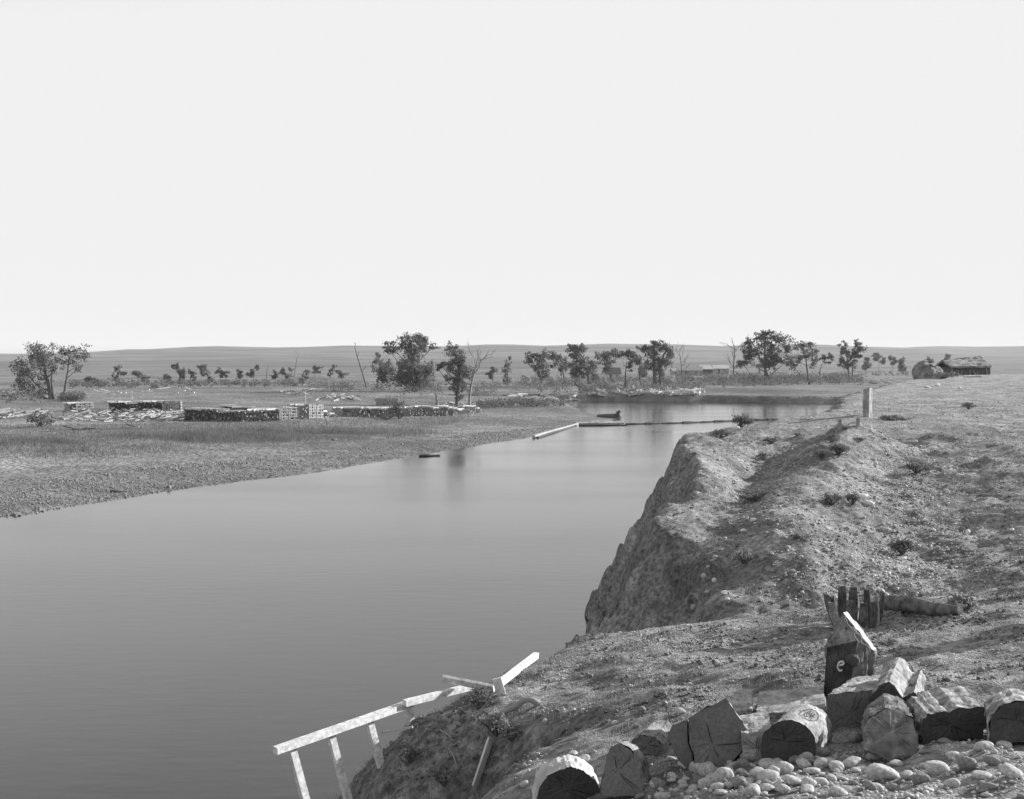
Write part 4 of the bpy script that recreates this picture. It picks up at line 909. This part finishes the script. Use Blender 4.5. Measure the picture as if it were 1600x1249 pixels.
stone(1020+1400/5.333, 1060+615/5.333, 34, 21, 'stone_dark')
for (x, y, w, h, m_) in [(640, 1055, 250, 150, 0), (590, 890, 140, 90, 0), (480, 865, 100, 80, 1), (370, 950, 160, 80, 0), (395, 735, 140, 110, 1), (770, 870, 160, 80, 0), (960, 830, 110, 60, 0), (1150, 710, 150, 80, 0), (1410, 660, 140, 110, 0), (1290, 885, 110, 80, 0), (1160, 1010, 200, 120, 0), (1440, 960, 170, 130, 1), (1320, 1030, 60, 50, 1),
                         (780, 970, 120, 60, 0), (880, 1080, 120, 90, 0), (1230, 765, 130, 50, 1), (780, 795, 180, 60, 1), (1060, 860, 140, 60, 1), (1010, 1110, 170, 90, 1), (600, 1190, 120, 70, 0), (760, 1200, 140, 70, 1), (1300, 1150, 130, 80, 0), (1600, 800, 150, 90, 0), (1700, 950, 160, 100, 1), (1560, 1080, 160, 90, 0), (1780, 800, 140, 80, 0), (1850, 1050, 190, 110, 0), (1650, 1180, 150, 80, 1)]:
    stone(1270+x/5.926, 1030+y/5.926, w/5.926, h/5.926, ('stone', 'stone_dark')[m_])
for (u, v, w, h) in [(895, 1178, 15, 9), (910, 1187, 22, 15), (922, 1204, 18, 11), (848, 1107, 8, 8), (852, 1127, 8, 8), (870, 1110, 9, 7), (1003, 1110, 14, 12), (1064, 1112, 16, 9), (996, 1135, 12, 8), (962, 1130, 12, 7), (1030, 1225, 22, 18), (1052, 1213, 16, 10), (780, 1180, 16, 9), (1079, 1069, 9, 4), (873, 1240, 18, 10), (820, 1225, 16, 9)]: stone(u, v, w, h, 'stone_dark' if rng.random() < .45 else 'stone')
for (u, v, w, h) in [(1349, 775, 15, 9), (1358, 786, 13, 9), (1410, 873, 11, 6), (1178, 812, 9, 8), (1163, 829, 9, 6), (1116, 907, 8, 9), (1163, 875, 11, 7), (1137, 936, 7, 7), (1397, 869, 5, 4), (1513, 832, 9, 10), (1152, 668, 8, 5), (1465, 602, 9, 5), (1450, 605, 10, 4), (1500, 606, 7, 4)]: stone(u, v, w, h, 'stone_white', SL)
for (u, v, w, h) in [(1459, 881, 10, 7), (1496, 814, 15, 5), (1421, 942, 7, 6), (1085, 948, 9, 16), (1100, 900, 9, 12), (1108, 885, 8, 7), (1118, 870, 8, 6), (1126, 858, 7, 6), (1105, 925, 8, 8), (1430, 690, 9, 5), (1480, 1003, 8, 5), (1440, 1052, 8, 4)]: stone(u, v, w, h, 'stone', SL)
for k in range(60):
    u = rng.normal(1190, 75); v = rng.uniform(1182, 1245); w = 9+16*rng.random()**2; stone(u, v, w, w*rng.uniform(.5, 1.0), 'stone' if rng.random() < .6 else 'stone_dark')
for k in range(80):
    u, v = rng.uniform(1000, 1600), rng.uniform(1180, 1262); w = rng.uniform(7, 17); stone(u, v, w, w*rng.uniform(.5, .75), 'stone' if rng.random() < .7 else 'stone_dark', SL)
def scat_world(n, x0, x1, y0, y1, keep):
    q = np.c_[rng.uniform(x0, x1, n), rng.uniform(y0, y1, n)]; q = q[keep(q[:, 0], q[:, 1])]; return np.c_[q, hb(q[:, 0], q[:, 1])]
inb = lambda x, y: inside(x, y, BANK)
c = scat_world(7000, .5, 6.5, 3.6, 6.6, lambda x, y: inb(x, y) & (y < 5.9+.35*vnoise(x*2, y*2, 8)) & (x > .55)); gravel('gravel', 'small pebbles between the cobbles below the log heap', c, .0085, 'stone', .3)
c = scat_world(16000, -.4, 9, 5.5, 13.2, lambda x, y: inb(x, y) & (vnoise(x*1.1, y*1.1, 9) > -.2)); gravel('gravel', 'grit strewn over the path by the keg', c, .007, 'stone', .3)
g1 = [(9.6, 37), (8.0, 33), (6.4, 28.5), (5.4, 24), (5.6, 19.5)]; g2 = [(13.6, 37), (10.8, 29), (8.4, 23), (6.6, 18.5), (5.2, 17)]
c = scat_world(52000, 4.3, 18, 15.5, 40, lambda x, y: inb(x, y) & (rng.random(len(x)) < .03+.55*gauss_line(x, y, g2, 1.0)+.25*gauss_line(x, y, g1, .7)+.5*np.exp(-((x-6.6)/1.8)**2-((y-18.5)/2.2)**2))); gravel('gravel', 'stones washed down the gullies of the bluff', c, .024, 'stone', .3)
c = scat_world(9000, 5, 40, 35, 80, lambda x, y: inb(x, y) & (rng.random(len(x)) < .5)); gravel('gravel', 'stones scattered over the bluff top', c, .03, 'stone_dark', .3)

c = scat_world(26000, -1.5, 9, 5.2, 13.4, lambda x, y: (hb(x, y) > 3.5) & ((y > 6.4) | (x < .4)) & (vnoise(x*1.7, y*2.2, 14)+.5*vnoise(x*5, y*5, 15) > -.1)); gravel('soil_clods', 'clods of earth over the near bank', c, .012, 'bank', .3)
c = scat_world(26000, 3, 26, 14, 46, lambda x, y: inb(x, y) & (vnoise(x*.8, y*.8, 16)+.5*vnoise(x*3, y*3, 15) > -.1)); gravel('soil_clods', 'clods of earth over the lit slope', c, .022, 'bank', .3)
# ------------------------------------------------------------------ grass and shrubs of the bluff
c = scat_world(60000, -2.0, 9, 4.8, 13.6, lambda x, y: (vnoise(x*.9, y*1.6, 19)+.6*vnoise(x*3, y*3, 20) > .0) & ((y > 6.6) | (x < .5)) & (hb(x, y) > 3.6)); V, F = blade_mesh(c, .035, .006, .6); tag(np_obj('short_grass', V, F, M['grass'], origin=c[0]), 'sparse short dry grass on the near bank', 'grass', kind='stuff')
c = scat_world(120000, 4.0, 26, 14.5, 48, lambda x, y: inb(x, y) & (vnoise(x*.7, y*.7, 29)+.7*vnoise(x*2.6, y*2.6, 30) > .15)); V, F = blade_mesh(c, .085, .012, .6); tag(np_obj('short_grass', V, F, M['grass'], origin=c[0]), 'dry grass tufts on the slope of the bluff', 'grass', kind='stuff')
c = scat_world(60000, 8, 90, 44, 150, lambda x, y: inb(x, y) & (vnoise(x*.4, y*.25, 39)+.6*vnoise(x*1.6, y*1.6, 40) > .1)); V, F = blade_mesh(c, .13, .03, .6); tag(np_obj('short_grass', V, F, M['grass'], origin=c[0]), 'dry grass over the flat top of the bluff', 'grass', kind='stuff')
c = scat_world(14000, -2.2, .6, 5.2, 10.2, lambda x, y: (hb(x, y) > 3.4) & (vnoise(x*1.6, y*1.6, 59)+.5*vnoise(x*5, y*5, 60) > -.15)); c = c[c[:, 0] < -.15+.2*vnoise(c[:, 1]*2, c[:, 1]*0, 3)]; V, F = blade_mesh(c, .055, .006, .8); tag(np_obj('slope_grass', V, F, M['grass'], origin=c[0]), 'dry grass on the shaded slope below the handrail', 'grass', kind='stuff')
mb = MB()
for k in range(34):
    x, y = rng.uniform(-1.6, .4), rng.uniform(6.6, 9.4); p = np.array([x, y, float(hb(x, y))]); L = rng.uniform(.12, .4); q = p+np.array([-L*.6, rng.normal()*.1, 0]); q[2] = float(hb(q[0], q[1]))+.03; mb.tube([p-np.array([0, 0, .02]), (p+q)/2+np.array([0, 0, .02])+rng.normal(size=3)*.012, q], [.006, .005, .003], 4)
tag(mb.build('loose_roots', M['wood'], origin=(-.6, 8, 5), fix=False), 'thin dry roots and stalks straggling down the shaded slope', 'roots', kind='stuff')
def shrub(label, u, v, w, h, mat='sage', n=420, name='sagebrush', leaf=None, tw=18):
    p = hit(u, v, hb); px = p[1]/FPX; W, H = w*px, h*px
    return bush(name, label, None, W, H, hb, mat, n, leaf or .045*W+.004, None, 'shrub', tw, loc=p)
shrub('bushy sagebrush on the very lip of the bluff above the log boom', 1157, 669, 40, 22, n=700)
shrub('low dark shrub on the lip below the bushy sagebrush', 1128, 684, 34, 13)
shrub('spiky rosette plant at the head of the first hollow', 1206, 694, 30, 13, 'grass_dark', 220, 'yucca')
shrub('small dark shrub inside the first hollow', 1193, 720, 24, 15)
shrub('sagebrush on the crest of the bare hump', 1300, 692, 26, 14)
shrub('sagebrush hanging on the side of the bare hump', 1310, 712, 42, 20)
shrub('dark shrub at the left foot of the bare hump', 1283, 718, 28, 17)
shrub('wide flattened shrub in the middle of the lit slope', 1178, 784, 54, 17, n=600)
shrub('dry grass clump above the dark end of the ravine', 1162, 882, 40, 26, 'grass', 400, 'grass_clump')
shrub('round dark sagebrush beside the white stones near the keg', 1410, 868, 38, 30, n=800)
shrub('pale grass clump right of the fallen pole', 1500, 950, 46, 16, 'grass', 500, 'grass_clump', .02)
shrub('low shrub patch behind the thick pale post', 1395, 657, 48, 8)
shrub('small shrub on the bluff top far right of the post', 1513, 640, 22, 12)
shrub('tiny shrub between the lip and the bare hump', 1245, 682, 16, 7, n=160)
shrub('tiny shrub in front of the stakes', 1322, 672, 16, 6, n=160)
shrub('low shrub below the bare hump beside the stony gully', 1345, 690, 20, 8, n=200)
shrub('scraggly shrub among stones at mid slope', 1300, 790, 40, 20, n=420)
shrub('low dark shrub beside the pair of white stones', 1332, 790, 30, 22, n=420)
shrub('low shrub on the upper right slope', 1432, 740, 40, 20, n=420)
shrub('thin twiggy plant at the foot of the bluff face', 944, 965, 20, 16, n=60, tw=8)
shrub('small shrub near the foot of the lit slope', 1250, 845, 40, 14, 'grass', 380, 'grass_clump')
shrub('tall dry grass tuft in the hollow of the near bank', 775, 1150, 60, 40, 'grass', 500, 'grass_clump', .012)
shrub('dark grass tuft below the short pointed stake', 748, 1108, 60, 34, 'grass_dark', 700, 'grass_clump', .012)
shrub('thin dry stalks on the shaded slope by the set board', 695, 1228, 70, 34, 'grass', 120, 'grass_clump', .012, 14)
shrub('dry stalks hanging in the shaded slope below the handrail', 640, 1195, 60, 30, 'grass_dark', 200, 'grass_clump', .012, 14)
shrub('dry grass tuft behind the set board', 800, 1158, 50, 30, 'grass', 260, 'grass_clump', .01)

# ------------------------------------------------------------------ earth mound and sod dugout on the far end of the bluff top
b = hit(1455, 592, hb); px = b[1]/FPX
th = np.linspace(0, 2*math.pi, 40, endpoint=False); V = []; F = []; NR = 14
for i in range(NR):
    f = i/(NR-1)
    for a in th:
        w_ = 21*px*(1+.12*vnoise(math.cos(a)*1.5+3, math.sin(a)*1.5, 5)); r_ = w_*(1-f**2.2)**.5 if i < NR-1 else 0
        V.append((b[0]+6*px+r_*math.cos(a)*1.15, b[1]+w_+r_*math.sin(a)*1.2, b[2]-.4+(23*px+.4)*f*(1-.22*math.cos(a))))
n = len(th)
for i in range(NR-1):
    for k in range(n): F.append((i*n+k, i*n+(k+1) % n, (i+1)*n+(k+1) % n, (i+1)*n+k))
V = np.array(V); V += np.stack([.4*fbm(V[:, 0]*.8, V[:, 2]*.8+V[:, 1], 4, k_) for k_ in (81, 82, 83)], 1)
o = np_obj('earth_mound', V, F, M['bank'], origin=b, smooth=True); tag(o, 'steep sided earth mound on the bluff top', kind='structure')
b = hit(1520, 586, hb); px = b[1]/FPX; t = thing('sod_dugout', b, 'low sod roofed dugout with timber front beside the earth mound', 'dugout')
W, H, D = 60*px, 12*px, 7.0; x0 = b[0]-33*px
mb = MB(); A_ = [(x0, b[1], b[2]-.4), (x0+W, b[1], b[2]-.4), (x0+W, b[1], b[2]+H), (x0, b[1], b[2]+H)]; mb.prism([np.array(p) for p in A_], [np.array(p)+np.array([0, D, 0]) for p in A_]); o = mb.build('wall', M['wood_dark'], t); rough(o, 5, .06, 1.2)
mb = MB(); y0 = b[1]-.5
A_ = [np.array(p) for p in ((x0-.3, y0, b[2]+H-.1), (x0+W, y0, b[2]+H-.1), (x0+W, y0+D*.7, b[2]+H+15*px), (x0-.3, y0+D*.6, b[2]+H+8*px))]; mb.prism(A_, [p+np.array([0, 0, .3]) for p in A_])
A_ = [np.array(p) for p in ((x0-.3, y0+D*.6, b[2]+H+8*px), (x0+W, y0+D*.7, b[2]+H+15*px), (x0+W, y0+D+.5, b[2]+H), (x0-.3, y0+D+.5, b[2]+H))]; mb.prism(A_, [p+np.array([0, 0, .3]) for p in A_])
o = mb.build('roof', M['bank'], t); rough(o, 9, .22, .7)
for q in (.0, .17, .24, .47, .54, .66, .9):
    dx = rng.normal()*.3*(q > 0); mb = MB(); mb.tube([(x0+W*q+dx, b[1]-.12-abs(dx)*.4, b[2]-.3), (x0+W*q, b[1]-.1, b[2]+H*(1.45 if q == 0 else rng.uniform(.5, .98)))], [.1, .07], 7); mb.build('post', M['wood'], t)
c = np.array(hit(1470, 592, hb)); bush('mound_brush', 'dark brush heap at the foot of the earth mound', None, 42*px, 10*px, hb, 'leaf', 420, .14, None, 'brush', 20, loc=c)
A = hit(1506, 590, hb); mb = MB(); mb.tube([A+np.array([0, 0, .15]), A+np.array([26*px, .6, .2])], [.2, .16], 8); tag(mb.build('pale_log', M['wood_pale'], origin=A, smooth=True), 'pale log lying in front of the sod dugout', 'log')

# ------------------------------------------------------------------ the air of the valley
m = bpy.data.materials.new('valley_haze'); m.use_nodes = True; n, l = m.node_tree.nodes, m.node_tree.links
n.remove(n['Principled BSDF']); pv = n.new('ShaderNodeVolumePrincipled'); pv.inputs['Color'].default_value = grey(.95); pv.inputs['Density'].default_value = .0001
l.new(pv.outputs[0], n['Material Output'].inputs['Volume']); m.cycles.homogeneous_volume = True
mb = MB(); mb.box((0, 2450, 44), (12600, 0, 0), (0, 5400, 0), (0, 0, 96)); haze = mb.build('haze', m); tag(haze, 'thin pale haze filling the valley', kind='stuff')
